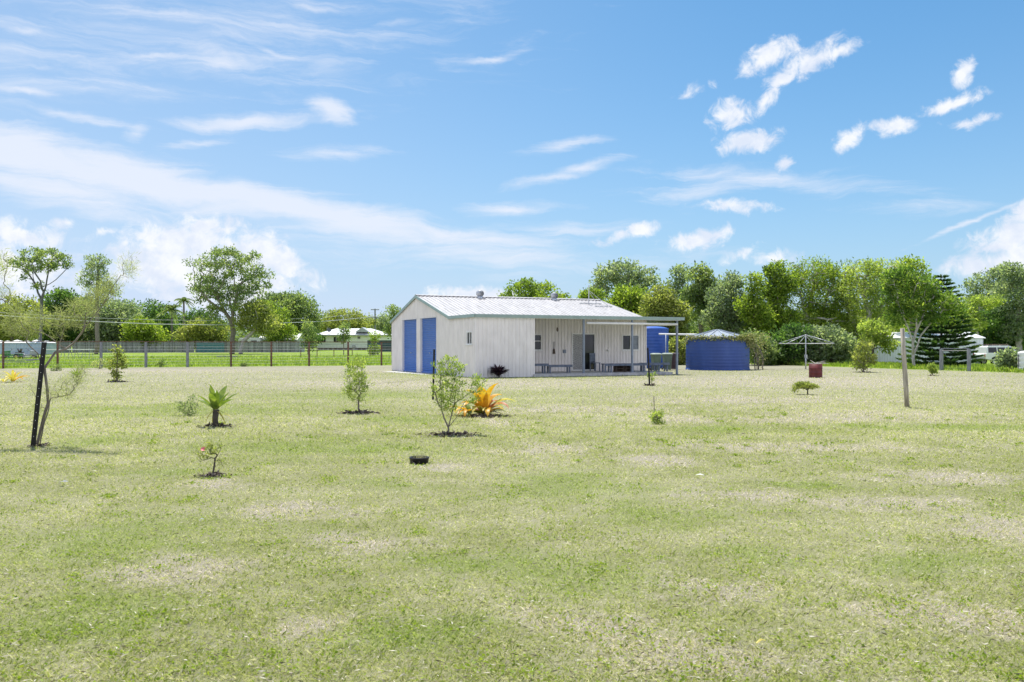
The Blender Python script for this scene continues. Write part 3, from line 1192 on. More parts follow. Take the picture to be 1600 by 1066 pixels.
# small things hung on the verandah wall
t = thing('broom', 'dark hand broom hanging on the wall between window and switch box', 'broom', sw(5.75, VER - .05, 1.22), RZ)
m = MB()
m.tube([(0, 0, .12), (.01, 0, .48)], .014, 6)
m.build('handle', BLACK, t)
m = MB()
m.prism([(-.07, -.16), (.08, -.16), (.05, .06), (.02, .12), (-.02, .12), (-.05, .06)], -.02, .02, 'y')
m.build('bristles', BROWN, t)
t = thing('hanging_ornament', 'small dark ornament hanging from the verandah ceiling', 'ornament', sw(4.9, 1.2, 2.30), RZ)
m = MB()
m.tube([(0, 0, .12), (0, 0, .60)], .006, 4)
m.lathe([(0, -.12), (.04, -.09), (.05, 0), (.03, .09), (0, .13)], 10)
m.build('pendant', BROWN, t)
t = thing('chair', 'dark chair seen low in front of the glass sliding pane', 'chair', sw(7.95, VER - .55, .14), RZ + .3)
m = MB()
m.box((-.21, -.2, .42), (.21, .2, .46))
m.build('seat', BENCH, t)
m = MB()
for i in range(5):
    m.box((-.2 + i * .085, .19, .5), (-.14 + i * .085, .215, .9))
m.box((-.21, .185, .88), (.21, .22, .95))
m.build('backrest', BENCH, t)
for x in (-.19, .15):
    for y in (-.19, .17):
        m = MB()
        m.box((x, y, 0), (x + .04, y + .04, .42 if y < 0 else .88))
        m.build('leg', BENCH, t)


def wheelie_bin(px, D, label, body, lid, rz):
    x, y, z = gd(px, D)
    t = thing('wheelie_bin', label, 'bin', (x, y, z + .004), rz, 'wheelie bins beside the shed')
    m = MB()
    a, b = .215, .25
    lev = [(.04, .72), (.10, .76), (.90, 1.0), (.905, 1.07), (.96, 1.07)]
    vs, fs = [], []
    for zz, k in lev:
        for sx, sy in ((-1, -.8), (-.85, -1), (.85, -1), (1, -.8), (1, .8), (.85, 1), (-.85, 1), (-1, .8)):
            vs.append((sx * b * k, sy * b * 1.1 * k, zz))
    for i in range(len(lev) - 1):
        for j in range(8):
            fs.append((i * 8 + j, i * 8 + (j + 1) % 8, i * 8 + 8 + (j + 1) % 8, i * 8 + 8 + j))
    fs.append(tuple(range(8))[::-1])
    m.add(vs, fs)
    for xx in (-.12, .12):
        m.box((xx - .012, -b * 1.1 * .97, .2), (xx + .012, -b * 1.1 * .85, .85))
    m.build('body', body, t, bevel=.012)
    m = MB()
    vs, fs = [], []
    for zz, k in ((.962, 1.12), (.985, 1.13), (1.03, .95), (1.05, .6)):
        for sx, sy in ((-1, -.8), (-.85, -1), (.85, -1), (1, -.8), (1, .8), (.85, 1), (-.85, 1), (-1, .8)):
            vs.append((sx * b * k, sy * b * 1.1 * k, zz))
    for i in range(3):
        for j in range(8):
            fs.append((i * 8 + j, i * 8 + (j + 1) % 8, i * 8 + 8 + (j + 1) % 8, i * 8 + 8 + j))
    fs.append(tuple(range(24, 32)))
    fs.append(tuple(range(8))[::-1])
    m.add(vs, fs)
    m.tube([(-.22, .33, .93), (.22, .33, .93)], .018, 8)
    m.build('lid', lid, t, bevel=.01)
    for s in (-.24, .24):
        q = MB()
        q.lathe([(0, -.025), (.08, -.025), (.1, -.015), (.1, .015), (.08, .025), (0, .025)], 16, (s, .24, .1), axis='x')
        q.build('wheel', BLACK, t, True)


BING = mat('faded_green_plastic', (.105, .15, .12), .5, 0, .1, 3)
BINL = mat('pale_green_lid', (.32, .37, .31), .5, 0, .1, 3)
BINM = mat('maroon_plastic', (.055, .03, .04), .5)
wheelie_bin(1025, 50.6, 'faded green wheelie bin with pale lid, the one nearer the shed wall', BING, BINL, .25)
wheelie_bin(1042.5, 51.8, 'faded green wheelie bin with pale lid, the middle one of the three bins', BING, BINL, .12)
wheelie_bin(1053, 53.2, 'dark maroon wheelie bin beside the verandah end post', BINM, BINM, .1)

# ---------------------------------------------------------------- tanks


def low_tank():
    D = 53.4
    x, y, z = gd(1121, D)
    t = thing('water_tank', 'wide low blue water tank with conical lid and creeper on its rim', 'water tank', (x, y, z + .004))
    r, h = 1.93, 1.98
    m = MB()
    pr = [(r + .03, 0), (r + .03, .05)]
    n = 60
    for i in range(n + 1):
        zz = .05 + (h - .10) * i / n
        pr.append((r + .006 * sin(i * 2 * pi / 6) + (.02 if i in (0, n) else 0), zz))
    pr += [(r + .05, h - .04), (r + .05, h)]
    m.lathe(pr, 72)
    m.build('wall', TANK, t, True)
    m = MB()
    m.lathe([(r + .06, h - .03), (r + .06, h + .02), (.28, h + .44), (.26, h + .50), (0, h + .52)], 24)
    for k in range(12):
        a = 2 * pi * k / 12
        m.bar((.25 * cos(a), .25 * sin(a), h + .47), ((r + .04) * cos(a), (r + .04) * sin(a), h + .04), .07, .05)
    m.build('lid', mat('grey_tank_lid', (.27, .31, .36), .5, 0, .12, 2), t)
    return x, y, z


tx, ty, tz = low_tank()


def tall_tank():
    D = 57.5
    x, y, z = gd(1013, D)
    t = thing('water_tank', 'tall bright blue water tank standing behind the shed corner', 'water tank', (x, y, z + .004))
    r, h = 1.33, 2.62
    m = MB()
    pr = [(r, 0)]
    for i in range(73):
        pr.append((r + .014 * (1 if (i // 3) % 2 else 0), .02 + (h - .06) * i / 72))
    pr += [(r + .03, h - .03), (r + .03, h), (r * .9, h + .05)]
    m.lathe(pr, 48)
    m.build('wall', TANKB, t, True)
    m = MB()
    m.lathe([(r * .98, h + .02), (r * .8, h + .10), (.3, h + .2), (.28, h + .26), (0, h + .27)], 24)
    m.build('lid', TANKB, t, True)


tall_tank()
t = thing('downpipe', 'white pipe running overhead from the tall tank to the low tank', 'pipe', gd(1043, 53.5))
a = np.array(gd(1030, 55.5)) - np.array(gd(1043, 53.5))
b = np.array((tx - 1.0, ty, tz)) - np.array(gd(1043, 53.5))
m = MB()
m.tube([(a[0], a[1], 2.24), (b[0], b[1], 2.17), (b[0] + .12, b[1], 2.10), (b[0] + .16, b[1], 1.95)], .06, 10)
m.build('pipe', WHITE, t, True)
m = MB()
m.tube([(a[0] * .2, a[1] * .2, .0), (a[0] * .2, a[1] * .2, 2.19)], .03, 8)
m.build('prop', GALV, t, True)


def creeper():
    rng = np.random.default_rng(5)
    root = thing('creeper', 'pale green creeper trailing over the rim of the low blue tank', 'creeper', (tx, ty, tz))
    n = 3600
    t = rng.random(n)
    ang = np.where(rng.random(n) < .72, rng.normal(-.35, .45, n), rng.uniform(-pi, 0.2, n))
    rr = 2.0 + rng.normal(0, .09, n)
    hang = np.abs(rng.normal(0, 1, n)) * np.where((ang > -.75) | (ang < -2.85), .28, .08)
    z = 2.03 + rng.normal(0, .07, n) + np.where(np.abs(ang + .2) < .5, .08, 0) - hang
    pts = np.stack([rr * np.cos(ang), rr * np.sin(ang), z], -1)
    # a loose hank hanging off to the right with its own stem
    k = 420
    q = rng.normal(size=(k, 3)) * np.array((.45, .3, .28)) + np.array((2.55, .2, 1.72))
    q2 = rng.normal(size=(150, 3)) * np.array((.22, .2, .4)) + np.array((2.7, .2, .75))
    pts = np.concatenate([pts, q, q2])
    n = len(pts)
    L = .06 + .09 * rng.random(n)
    leaf_mesh('foliage', pts, rng.normal(size=(n, 3)), L, L * .7, np.clip(rng.normal(.55, .28, n), 0, 1),
              leafmat('creeper_leaf', (.08, .11, .03), (.22, .25, .09), (.50, .45, .24), .3), root, rng)
    m = MB()
    for k in range(7):
        b = np.array((2.68 + rng.normal() * .12, .2 + rng.normal() * .1, 0))
        m.tube([b, b + np.array((.05 * rng.normal(), 0, .7)), b + np.array((-.1 + .15 * rng.normal(), 0, 1.35)), (1.95, .1 * rng.normal(), 2.0)], [.03, .022, .018, .012], 5)
    pts = [(2.03 * cos(a), 2.03 * sin(a), 2.03 + .04 * sin(a * 9)) for a in np.linspace(-2.9, .6, 40)]
    m.tube(pts, .018, 5)
    m.build('stem', TIMB, root, True)


creeper()

# ---------------------------------------------------------------- clothes hoist, drum, timber post, pickets


def hoist():
    x, y, z = gp(1259, 577)
    t = thing('clothes_hoist', 'grey rotary clothes hoist with folded-out arms on the dry lawn', 'clothes hoist', (x, y, .004), R(38))
    m = MB()
    m.tube([(0, 0, 0), (0, 0, 2.2)], .032, 10)
    m.tube([(0, 0, .0), (0, 0, .9)], .042, 10)
    m.build('pole', GALV, t, True)
    for k in range(4):
        a = k * pi / 2
        c, s = cos(a), sin(a)
        q = MB()
        q.tube([(.03 * c, .03 * s, 1.62), (1.98 * c, 1.98 * s, 1.62)], .024, 8)
        q.tube([(.02 * c, .02 * s, 2.17), (1.92 * c, 1.92 * s, 1.66)], .018, 8)
        if k % 2 == 0:
            q.tube([(.02 * c, .02 * s, 2.12), (.75 * c, .75 * s, 1.64)], .014, 6)
        q.build('arm', GALV, t, True)
    q = MB()
    for r in (.7, 1.0, 1.3, 1.6, 1.93):
        for k in range(4):
            a, b = k * pi / 2, (k + 1) * pi / 2
            q.tube([(r * cos(a), r * sin(a), 1.64), (r * .5 * (cos(a) + cos(b)), r * .5 * (sin(a) + sin(b)), 1.62), (r * cos(b), r * sin(b), 1.64)], .007, 4)
    q.build('line', WHITE, t)
    q = MB()
    q.box((-.07, -.07, .72), (.07, .07, .92))
    q.tube([(.05, 0, .84), (.16, 0, .84), (.17, 0, .66), (.24, 0, .66)], .014, 6)
    q.build('crank', GALV, t)


hoist()


def drum():
    x, y, z = gp(1278, 590.6)
    t = thing('steel_drum', 'cut-down rusty maroon steel drum standing on the dry lawn', 'drum', (x, y + .3, .004))
    m = MB()
    r, h = .30, .63
    m.lathe([(0, .01), (r, .01), (r + .012, .02), (r, .04), (r, .2), (r + .014, .215), (r, .23), (r, .42), (r + .014, .435), (r, .45), (r, h), (r - .008, h), (r - .008, .05), (0, .05)], 32)
    m.build('body', mat('maroon_rusty_steel', (.13, .022, .022), .55, .0, .25, 4, dirt=(.10, .035, .03, .7), dscale=5), t, True)
    t2 = thing('dead_branches', 'bundle of pale dead sticks lying across the top of the maroon drum', 'sticks', (x, y + .3, .634))
    m = MB()
    rng = random.Random(8)
    for k in range(14):
        a = rng.uniform(0, pi) if k > 4 else rng.uniform(-.3, .3)
        L = rng.uniform(.3, .62)
        tilt = rng.uniform(-.05, .32)
        m.tube([(-L * .5 * cos(a), -L * .5 * sin(a), .015), (0, .02, .02 + .02 * rng.random()), (L * cos(a), L * sin(a) * .7, .03 + L * tilt)], [.016, .014, .006], 5)
    m.build('stick', mat('bleached_wood', (.45, .41, .36), .8, 0, .2, 8), t2, True)


drum()
x, y, z = gp(1417.5, 636.5)
t = thing('timber_post', 'tall leaning timber post standing alone on the lawn', 'post', (x, y, 0))
m = MB()
m.tube([(0, 0, -.02), (-.03, .02, .6), (-.07, .03, 1.3), (-.105, .03, 1.92)], [.058, .056, .054, .050], 14)
m.tube([(-.072, .03, 1.27), (-.0735, .03, 1.30)], .0575, 14)
m.build('pole', mat('split_timber', (.40, .36, .29), .85, 0, .32, 3.2, .4, stretch=(9, 9, .6)), t, True)


def picket(px, py, top, lean, label, holes=True, w=.034):
    x, y, z = gp(px, py)
    h = zt(top, y)
    t = thing('star_picket', label, 'star picket', (x, y, 0), 0, 'black star pickets')
    m = MB()
    lx = lean / F * y
    for a in (90, 210, 330):
        c, s = cos(R(a)) * w, sin(R(a)) * w
        m.bar((c / 2, s / 2, -.02), (lx + c / 2, s / 2, h), .012 if a == 90 else .016, w, up=(c, s, 0))
        m.bar((c, s, -.02), (lx + c, s, h), .016, .012, up=(c, s, 0))
    if holes:
        q = m
        n = 12
        for k in range(n):
            f = .10 + .84 * k / (n - 1)
            # pale punched holes showing on the near flange
            q.lathe([(0, -.004), (.0048, -.004), (.0048, .004), (0, .004)], 8, (lx * f + .006, -.030, h * f), axis='y', mi=1)
    m.build('post', [BLACK, WHITE], t)
    return t


picket(52, 698, 535, 18, 'leaning black star picket with pale punched holes tied to the feathery sapling')
picket(676.5, 625, 546, 2, 'upright black star picket behind the multi-stemmed shrub', False, .021)
picket(1015, 603, 543.5, -3, 'black star picket beside a tiny seedling in front of the verandah', False, .028)

# pot ring lying in the grass
x, y, z = gp(655, 724.5)
t = thing('pot_ring', 'black plastic pot ring with dry weeds inside lying on the lawn', 'pot', (x, y, .0))
m = MB()
r, h = .115, .085
m.lathe([(r, 0), (r + .006, h - .02), (r + .012, h - .018), (r + .012, h), (r - .006, h), (r - .012, h - .02), (r - .016, 0)], 40, closed=True)
m.build('ring', mat('black_plastic', (.02, .018, .02), .45, 0, .2, 8), t, True)
rng = np.random.default_rng(3)
n = 160
p = rng.normal(size=(n, 3)) * np.array((.04, .04, 0)) + np.array((0.01, .01, .005))
dirs = rng.normal(size=(n, 3)) * .6 + np.array((0, 0, 1))
L = .07 + .07 * rng.random(n)
leaf_mesh('weeds', p, dirs, L, L * .09, rng.random(n), leafmat('dry_weed', (.16, .17, .07), (.34, .32, .18), (.55, .50, .36), .2), t, rng)

# ---------------------------------------------------------------- foliage and bark
L_GUM = leafmat('gum_leaf', (0.085, 0.133, 0.067), (0.190, 0.258, 0.114), (0.381, 0.419, 0.162), .55)
L_GREY = leafmat('grey_green_leaf', (0.104, 0.152, 0.104), (0.237, 0.296, 0.190), (0.476, 0.514, 0.343), .55)
L_BRIGHT = leafmat('bright_leaf', (0.084, 0.140, 0.025), (0.202, 0.280, 0.047), (0.403, 0.470, 0.084), .55)
L_DEEP = leafmat('deep_green_leaf', (0.056, 0.112, 0.029), (0.140, 0.230, 0.047), (0.370, 0.448, 0.095), .55)
L_DARK = leafmat('dark_leaf', (0.035, 0.073, 0.030), (0.085, 0.162, 0.048), (0.190, 0.286, 0.076), .55)
L_YELLOW = leafmat('yellow_green_leaf', (.12, .15, .04), (.25, .285, .085), (.46, .46, .17), .55)
L_FEATHER = leafmat('feathery_needle', (.19, .22, .10), (.36, .39, .19), (.58, .58, .32), .45)
L_SHRUB = leafmat('shrub_leaf', (0.133, 0.190, 0.048), (0.286, 0.362, 0.095), (0.514, 0.552, 0.171), .55)
BARK = mat('grey_bark', (.23, .20, .17), .9, 0, .25, 5, .3, stretch=(3, 3, .6))
BARKP = mat('pale_bark', (.46, .43, .40), .85, 0, .25, 4, .3, stretch=(2, 2, .6), dirt=(.2, .17, .15, .6))
BARKG = mat('blue_grey_bark', (.13, .13, .14), .9, 0, .25, 5, .3)
BARKD = mat('dark_bark', (.10, .085, .07), .9, 0, .25, 5, .3)

G_LEFT = 'trees beyond the left-hand fence'
G_RIGHT = 'trees behind the tanks and hoist'


def left_trees():
    T = tree
    # tall open tree with flat crown
    T('umbrella_tree', 'tall bare-limbed tree with a wide flat-topped crown, furthest left', 'tree', 63, 118,
      [(34, 412, 20, 10), (68, 398, 32, 10), (94, 408, 16, 10), (62, 416, 30, 8), (57, 446, 7, 6), (112, 412, 5, 4), (40, 428, 10, 8), (18, 416, 8, 5)], 64, .58, 2900, .34, .21, L_GUM, BARKG, 1,
      trunk=[(63, 543), (64, 500), (65, 468)], rt=.03, group=G_LEFT, shell=.3, wob=.08, rise=.15,
      limbs=[[(65, 468), (54, 446), (42, 426), (30, 413)], [(65, 468), (70, 448), (80, 425), (90, 405)], [(66, 462), (67, 440), (62, 418), (60, 402)], [(68, 452), (84, 437), (104, 420)], [(57, 450), (57, 440), (52, 425)]])
    T('slender_tree', 'slender grey-green tree with a thin airy crown standing behind the paling fence', 'tree', 150, 120,
      [(150, 412, 18, 12), (148, 438, 24, 18), (152, 465, 18, 14), (172, 452, 14, 12)], 56, .75, 3000, .32, .3, L_GREY, BARK, 2,
      trunk=[(151, 540), (152, 500), (152, 440), (152, 405)], rt=.03, group=G_LEFT, shell=.3)
    T('bushy_tree', 'low pale olive tree at the left edge of the photo above the fence', 'tree', 20, 126,
      [(20, 500, 34, 36), (45, 495, 26, 32), (-10, 505, 30, 34)], 70, 1.2, 7500, .42, .3, L_YELLOW, BARK, 3, group=G_LEFT)
    T('dark_tree', 'very dark dense tree right of the umbrella tree trunk', 'tree', 96, 136,
      [(94, 482, 26, 30), (92, 512, 28, 28)], 70, 1.3, 8000, .46, .4, L_DARK, BARKD, 4, group=G_LEFT)
    T('bushy_tree', 'mid green bushy tree between the dark tree and the slender tree', 'tree', 128, 142,
      [(126, 490, 24, 24), (130, 515, 30, 22)], 60, 1.3, 6500, .45, .3, L_GUM, BARK, 5, group=G_LEFT)
    T('bushy_tree', 'broad dark grey-green tree behind the middle of the paling fence', 'tree', 185, 140,
      [(178, 497, 34, 28), (196, 510, 36, 26), (165, 520, 26, 18)], 90, 1.4, 10000, .46, .4, L_GREY, BARKD, 6, group=G_LEFT)
    T('bushy_tree', 'rounded bright green bush behind the paling fence left of the palms', 'tree', 222, 136,
      [(222, 518, 26, 20), (238, 525, 20, 16)], 50, 1.1, 6000, .40, .25, L_BRIGHT, BARK, 7, group=G_LEFT)
    T('dark_tree', 'dark domed tree seen behind the palms', 'tree', 236, 175,
      [(226, 490, 28, 18), (252, 495, 20, 16), (238, 512, 36, 18)], 70, 1.5, 7000, .52, .4, L_DARK, BARKD, 8, group=G_LEFT)
    T('bushy_tree', 'olive shrubby tree between the palms and the big gum', 'tree', 318, 138,
      [(318, 515, 26, 16), (300, 525, 22, 14), (336, 522, 20, 18)], 56, 1.1, 6500, .40, .25, L_YELLOW, BARK, 9, group=G_LEFT)
    T('dark_tree', 'dark tree filling the gap right behind the two palms', 'tree', 280, 185,
      [(275, 512, 40, 16), (312, 500, 24, 14)], 60, 1.5, 6000, .52, .4, L_DARK, BARKD, 10, group=G_LEFT)
    # the big gum
    T('gum_tree', 'big open-crowned gum tree, the tallest tree left of the shed', 'tree', 363, 124,
      [(352, 405, 30, 18), (318, 420, 26, 20), (390, 412, 24, 18), (412, 432, 18, 16), (335, 448, 36, 22), (375, 440, 40, 26), (316, 455, 18, 16), (385, 470, 34, 26), (352, 480, 26, 22), (335, 500, 18, 12)],
      130, .85, 10500, .34, .38, L_GUM, BARK, 11, trunk=[(363, 546), (365, 518)], rt=.035, group=G_LEFT, shell=.4, wob=.10,
      limbs=[[(365, 518), (352, 488), (338, 452), (322, 422)], [(365, 518), (368, 480), (376, 448), (390, 416)], [(365, 518), (361, 470), (356, 430), (350, 402)], [(372, 465), (390, 450), (410, 434)], [(352, 488), (332, 470), (316, 456)]])
    T('leaning_tree', 'pale-limbed tree leaning right beside the big gum', 'tree', 378, 122,
      [(402, 490, 24, 20), (415, 508, 22, 14), (385, 500, 16, 14)], 44, .95, 4200, .36, .3, L_YELLOW, BARKP, 12,
      trunk=[(376, 546), (380, 533), (395, 520), (408, 508)], rt=.04, group=G_LEFT, shell=.3)
    T('dome_tree', 'large dark green dome-shaped tree right behind the big gum', 'tree', 455, 165,
      [(448, 490, 46, 34), (468, 500, 30, 34), (430, 508, 34, 28), (476, 480, 16, 16)], 120, 1.6, 14000, .50, .5, L_GUM, BARKD, 13, group=G_LEFT)
    T('bushy_tree', 'bright olive tree between the big gum and the grey shed', 'tree', 425, 145,
      [(424, 498, 26, 26), (438, 520, 26, 16)], 56, 1.2, 6000, .42, .3, L_BRIGHT, BARK, 14, group=G_LEFT)
    T('bushy_tree', 'low dark bush right behind the grey shed roof', 'tree', 468, 172,
      [(462, 525, 34, 14), (486, 528, 16, 12)], 40, 1.1, 4200, .45, .25, L_DARK, BARKD, 15, group=G_LEFT)
    T('spreading_tree', 'wide umbrella-shaped tree rising behind the far house roof', 'tree', 534, 205,
      [(534, 496, 34, 12), (510, 508, 22, 12), (562, 505, 24, 12), (534, 508, 40, 12)], 90, 1.4, 9000, .5, .5, L_YELLOW, BARKD, 16, group=G_LEFT, shell=.4)
    T('sapling', 'thin sapling beside the left end of the far house', 'tree', 481, 120,
      [(481, 520, 11, 18), (483, 538, 12, 12)], 26, .5, 1200, .28, .08, L_GUM, BARK, 17, group=G_LEFT)
    T('sapling', 'slim sapling in front of the far house, on a clear stem', 'tree', 537, 112,
      [(537, 515, 8, 14), (537, 528, 9, 8)], 24, .4, 800, .26, .07, L_GUM, BARK, 18, trunk=[(537, 552), (537, 530), (537, 508)], group=G_LEFT)
    T('sapling', 'leafy sapling in front of the dark green sheet fence', 'tree', 585, 106,
      [(585, 526, 8, 8), (585, 545, 9, 9)], 24, .36, 800, .24, .07, L_SHRUB, BARK, 19, trunk=[(585, 553), (585, 530), (585, 522)], group=G_LEFT)
    T('bushy_tree', 'greyish tree behind the power pole', 'tree', 592, 215,
      [(588, 512, 22, 16), (606, 506, 16, 16), (575, 520, 20, 12)], 60, 1.4, 5000, .5, .4, L_GREY, BARK, 20, group=G_LEFT)
    T('gum_tree', 'thin gum tree whose top shows over the left gable of the shed', 'tree', 622, 150,
      [(618, 488, 12, 8), (626, 500, 14, 12), (618, 515, 16, 14)], 40, .9, 2600, .4, .3, L_GUM, BARK, 21, group=G_LEFT, shell=.3)
    # a far belt closes the gaps low down
    for i, (px, lab) in enumerate([(-30, 'far dark tree mass beyond the left edge'), (60, 'far low tree behind the umbrella tree trunk'), (150, 'far low tree behind the slender tree'),
                                   (260, 'far low tree under the palm trunks'), (345, 'far low tree behind the big gum trunk'), (440, 'far low tree behind the dome tree'),
                                   (505, 'far low tree at the left end of the far house'), (570, 'far low tree behind the right end of the far house'), (630, 'far low tree hidden partly by the shed gable')]):
        T('far_tree', lab, 'tree', px, 260, [(px, 524, 56, 18), (px + 20, 530, 50, 14)], 60, 2.6, 4600, .85, .5, [L_DARK, L_GUM, L_GREY][i % 3], BARKD, 30 + i, group=G_LEFT)


left_trees()


def palm(px, D, top, n, fl, label, seed, lean=0.0):
    rng = np.random.default_rng(seed)
    loc = gd(px, D)
    t = thing('palm_tree', label, 'palm', loc, 0, 'palms behind the paling fence')
    h = zt(top, D) - loc[2]
    m = MB()
    m.tube([(0, 0, -.05), (lean * .4, 0, h * .5), (lean, 0, h)], [.26, .19, .15], 8)
    m.build('trunk', BARK, t, True)
    P, Dr, Ls = [], [], []
    mb = MB()
    for i in range(n):
        az = 2 * pi * i / n + rng.normal() * .2
        el = rng.uniform(-.35, 1.15)
        hd = np.array((cos(az), sin(az), 0))
        pts = []
        for k in range(9):
            f = k / 8
            q = np.array((lean, 0, h)) + hd * fl * (cos(el) * f + .1 * f * f) + np.array((0, 0, fl * (sin(el) * f - .62 * f * f)))
            pts.append(q)
        mb.tube(pts, [.035] * 8 + [.01], 4)
        for k in range(1, 9):
            dv = unit(pts[k] - pts[k - 1])
            sd = unit(np.cross(dv, (0, 0, 1.)))
            for f in (0, .25, .5, .75):
                b = pts[k - 1] + (pts[k] - pts[k - 1]) * f
                for s in (-1, 1):
                    P.append(b)
                    Dr.append(sd * s + dv * .7 + np.array((0, 0, -.45)))
                    Ls.append(fl * .30 * (1 - .5 * abs(k / 8 - .45)))
    mb.build('frond_rib', L_YELLOW, t)
    P, Dr, Ls = np.array(P), np.array(Dr), np.array(Ls)
    leaf_mesh('fronds', P, Dr, Ls, Ls * .14 + .03, np.clip(rng.normal(.55, .25, len(P)), 0, 1), L_GUM, t, rng)


palm(268, 142, 484, 16, 2.4, 'left palm of the pair, with broad drooping fronds', 1, .1)
palm(288, 150, 469, 14, 1.7, 'right palm of the pair, taller and with a small round head', 2, -.1)


def right_trees():
    T = tree
    T('leafy_tree', 'leafy light green tree rising behind the shed ridge left of the aerial mast', 'tree', 832, 92,
      [(820, 452, 30, 14), (845, 455, 24, 12), (872, 462, 16, 10), (800, 460, 18, 10), (840, 475, 60, 16)], 70, .6, 4800, .34, .3, L_BRIGHT, BARK, 50, group=G_RIGHT, shell=.45)
    T('leafy_tree', 'small dark tree showing just right of the aerial mast', 'tree', 925, 90,
      [(922, 466, 18, 10), (915, 480, 14, 14)], 34, .7, 2800, .3, .25, L_BRIGHT, BARK, 51, group=G_RIGHT)
    T('gum_tree', 'airy grey gum tree with open crown behind the right end of the shed roof', 'tree', 975, 98,
      [(948, 430, 20, 14), (975, 424, 26, 13), (1005, 432, 20, 12), (940, 452, 14, 16), (985, 450, 30, 16), (1018, 445, 8, 6)], 80, .78, 5600, .33, .34, L_GREY, BARKP, 52,
      trunk=[(978, 545), (976, 500), (972, 470)], rt=.035, group=G_RIGHT, shell=.4)
    T('leafy_tree', 'dense dark green tree right behind the shed roof slope', 'tree', 985, 84,
      [(985, 470, 26, 20), (965, 492, 24, 26), (1000, 495, 22, 24)], 70, .85, 8500, .32, .3, L_BRIGHT, BARK, 53, group=G_RIGHT)
    T('leafy_tree', 'yellowish leafy tree above the verandah end', 'tree', 1040, 78,
      [(1032, 470, 24, 20), (1050, 490, 22, 22), (1018, 490, 16, 20), (1045, 520, 26, 20)], 75, .72, 9000, .28, .25, L_YELLOW, BARK, 54, group=G_RIGHT)
    T('gum_tree', 'tall grey-blue gum tree with drooping foliage left of the low tank', 'tree', 1068, 88,
      [(1062, 432, 14, 16), (1055, 455, 12, 16), (1072, 470, 14, 22), (1070, 500, 14, 18)], 46, .7, 3200, .30, .28, L_GREY, BARKP, 55, trunk=[(1072, 545), (1072, 490), (1066, 445)], group=G_RIGHT, shell=.3)
    T('gum_tree', 'tall green gum tree directly above the low blue tank', 'tree', 1094, 84,
      [(1094, 432, 17, 14), (1100, 455, 22, 18), (1082, 462, 16, 14), (1098, 485, 20, 18), (1112, 445, 8, 8)], 66, .75, 5600, .30, .3, L_GUM, BARK, 56, trunk=[(1096, 545), (1096, 490), (1094, 450)], group=G_RIGHT, shell=.35)
    T('gum_tree', 'spiky grey-green tree behind the conical tank lid', 'tree', 1142, 80,
      [(1142, 442, 15, 12), (1135, 465, 24, 20), (1150, 485, 26, 22), (1125, 500, 24, 22), (1152, 515, 26, 22)], 90, .75, 9500, .28, .3, L_GREY, BARK, 57, group=G_RIGHT, up=.5)
    T('leafy_tree', 'narrow bright green tree right of the conical tank lid', 'tree', 1180, 77,
      [(1180, 445, 11, 15), (1172, 480, 14, 22), (1188, 498, 16, 22), (1180, 530, 18, 20)], 60, .68, 7000, .26, .25, L_BRIGHT, BARK, 58, group=G_RIGHT)
    T('leafy_tree', 'tall bright green tree left of the clothes hoist', 'tree', 1210, 80,
      [(1212, 425, 16, 16), (1222, 445, 18, 18), (1205, 470, 20, 24), (1218, 505, 24, 26), (1205, 535, 24, 22)], 95, .75, 11000, .28, .3, L_BRIGHT, BARK, 59, group=G_RIGHT)
    T('willowy_tree', 'broad willowy tree behind the clothes hoist with bright rounded top', 'tree', 1272, 82,
      [(1270, 425, 38, 22), (1300, 430, 30, 22), (1248, 445, 26, 24), (1290, 465, 44, 28), (1255, 490, 34, 28), (1300, 505, 40, 30), (1270, 530, 40, 24)], 165, .8, 19000, .30, .42, L_BRIGHT, BARKP, 60,
      group=G_RIGHT, ratio=.28, droop=.7, rt=.035, trunk=[(1272, 565), (1272, 540)], limbs=[[(1272, 540), (1258, 500), (1250, 455)], [(1272, 540), (1285, 490), (1300, 440)], [(1272, 540), (1272, 490), (1268, 430)]])
    T('willowy_tree', 'broad olive willowy tree between the hoist and the timber post', 'tree', 1352, 80,
      [(1348, 428, 34, 22), (1380, 425, 30, 20), (1340, 460, 40, 28), (1385, 465, 34, 30), (1350, 500, 40, 28), (1335, 530, 34, 22)], 150, .8, 16000, .30, .40, L_SHRUB, BARKP, 61,
      group=G_RIGHT, ratio=.28, droop=.7, rt=.035, trunk=[(1352, 565), (1354, 540)], limbs=[[(1354, 540), (1335, 500), (1322, 460)], [(1354, 540), (1372, 490), (1384, 440)], [(1354, 540), (1350, 490), (1348, 430)]])
    T('leafy_tree', 'bright green treetop rising behind the spreading tree', 'tree', 1425, 84,
      [(1422, 425, 22, 18), (1432, 445, 22, 18), (1420, 470, 26, 20)], 56, .85, 5200, .30, .3, L_BRIGHT, BARK, 62, group=G_RIGHT)
    T('spreading_tree', 'spreading tree with a pale multi-stemmed trunk, left of the pine', 'tree', 1428, 57.5,
      [(1392, 440, 16, 18), (1410, 432, 24, 15), (1440, 445, 24, 15), (1470, 468, 26, 13), (1400, 465, 22, 20), (1430, 475, 30, 18), (1492, 480, 22, 10), (1455, 495, 24, 12), (1405, 492, 20, 12)],
      125, .40, 6400, .24, .10, L_DEEP, BARKP, 63, trunk=[(1428, 578), (1427, 556)], rt=.018,
      limbs=[[(1427, 556), (1421, 528), (1406, 492), (1396, 455)], [(1427, 556), (1440, 525), (1462, 492), (1482, 478)], [(1427, 556), (1430, 515), (1428, 470), (1424, 445)], [(1430, 515), (1445, 480), (1455, 465)]], group=G_RIGHT, shell=.35, ratio=.45)
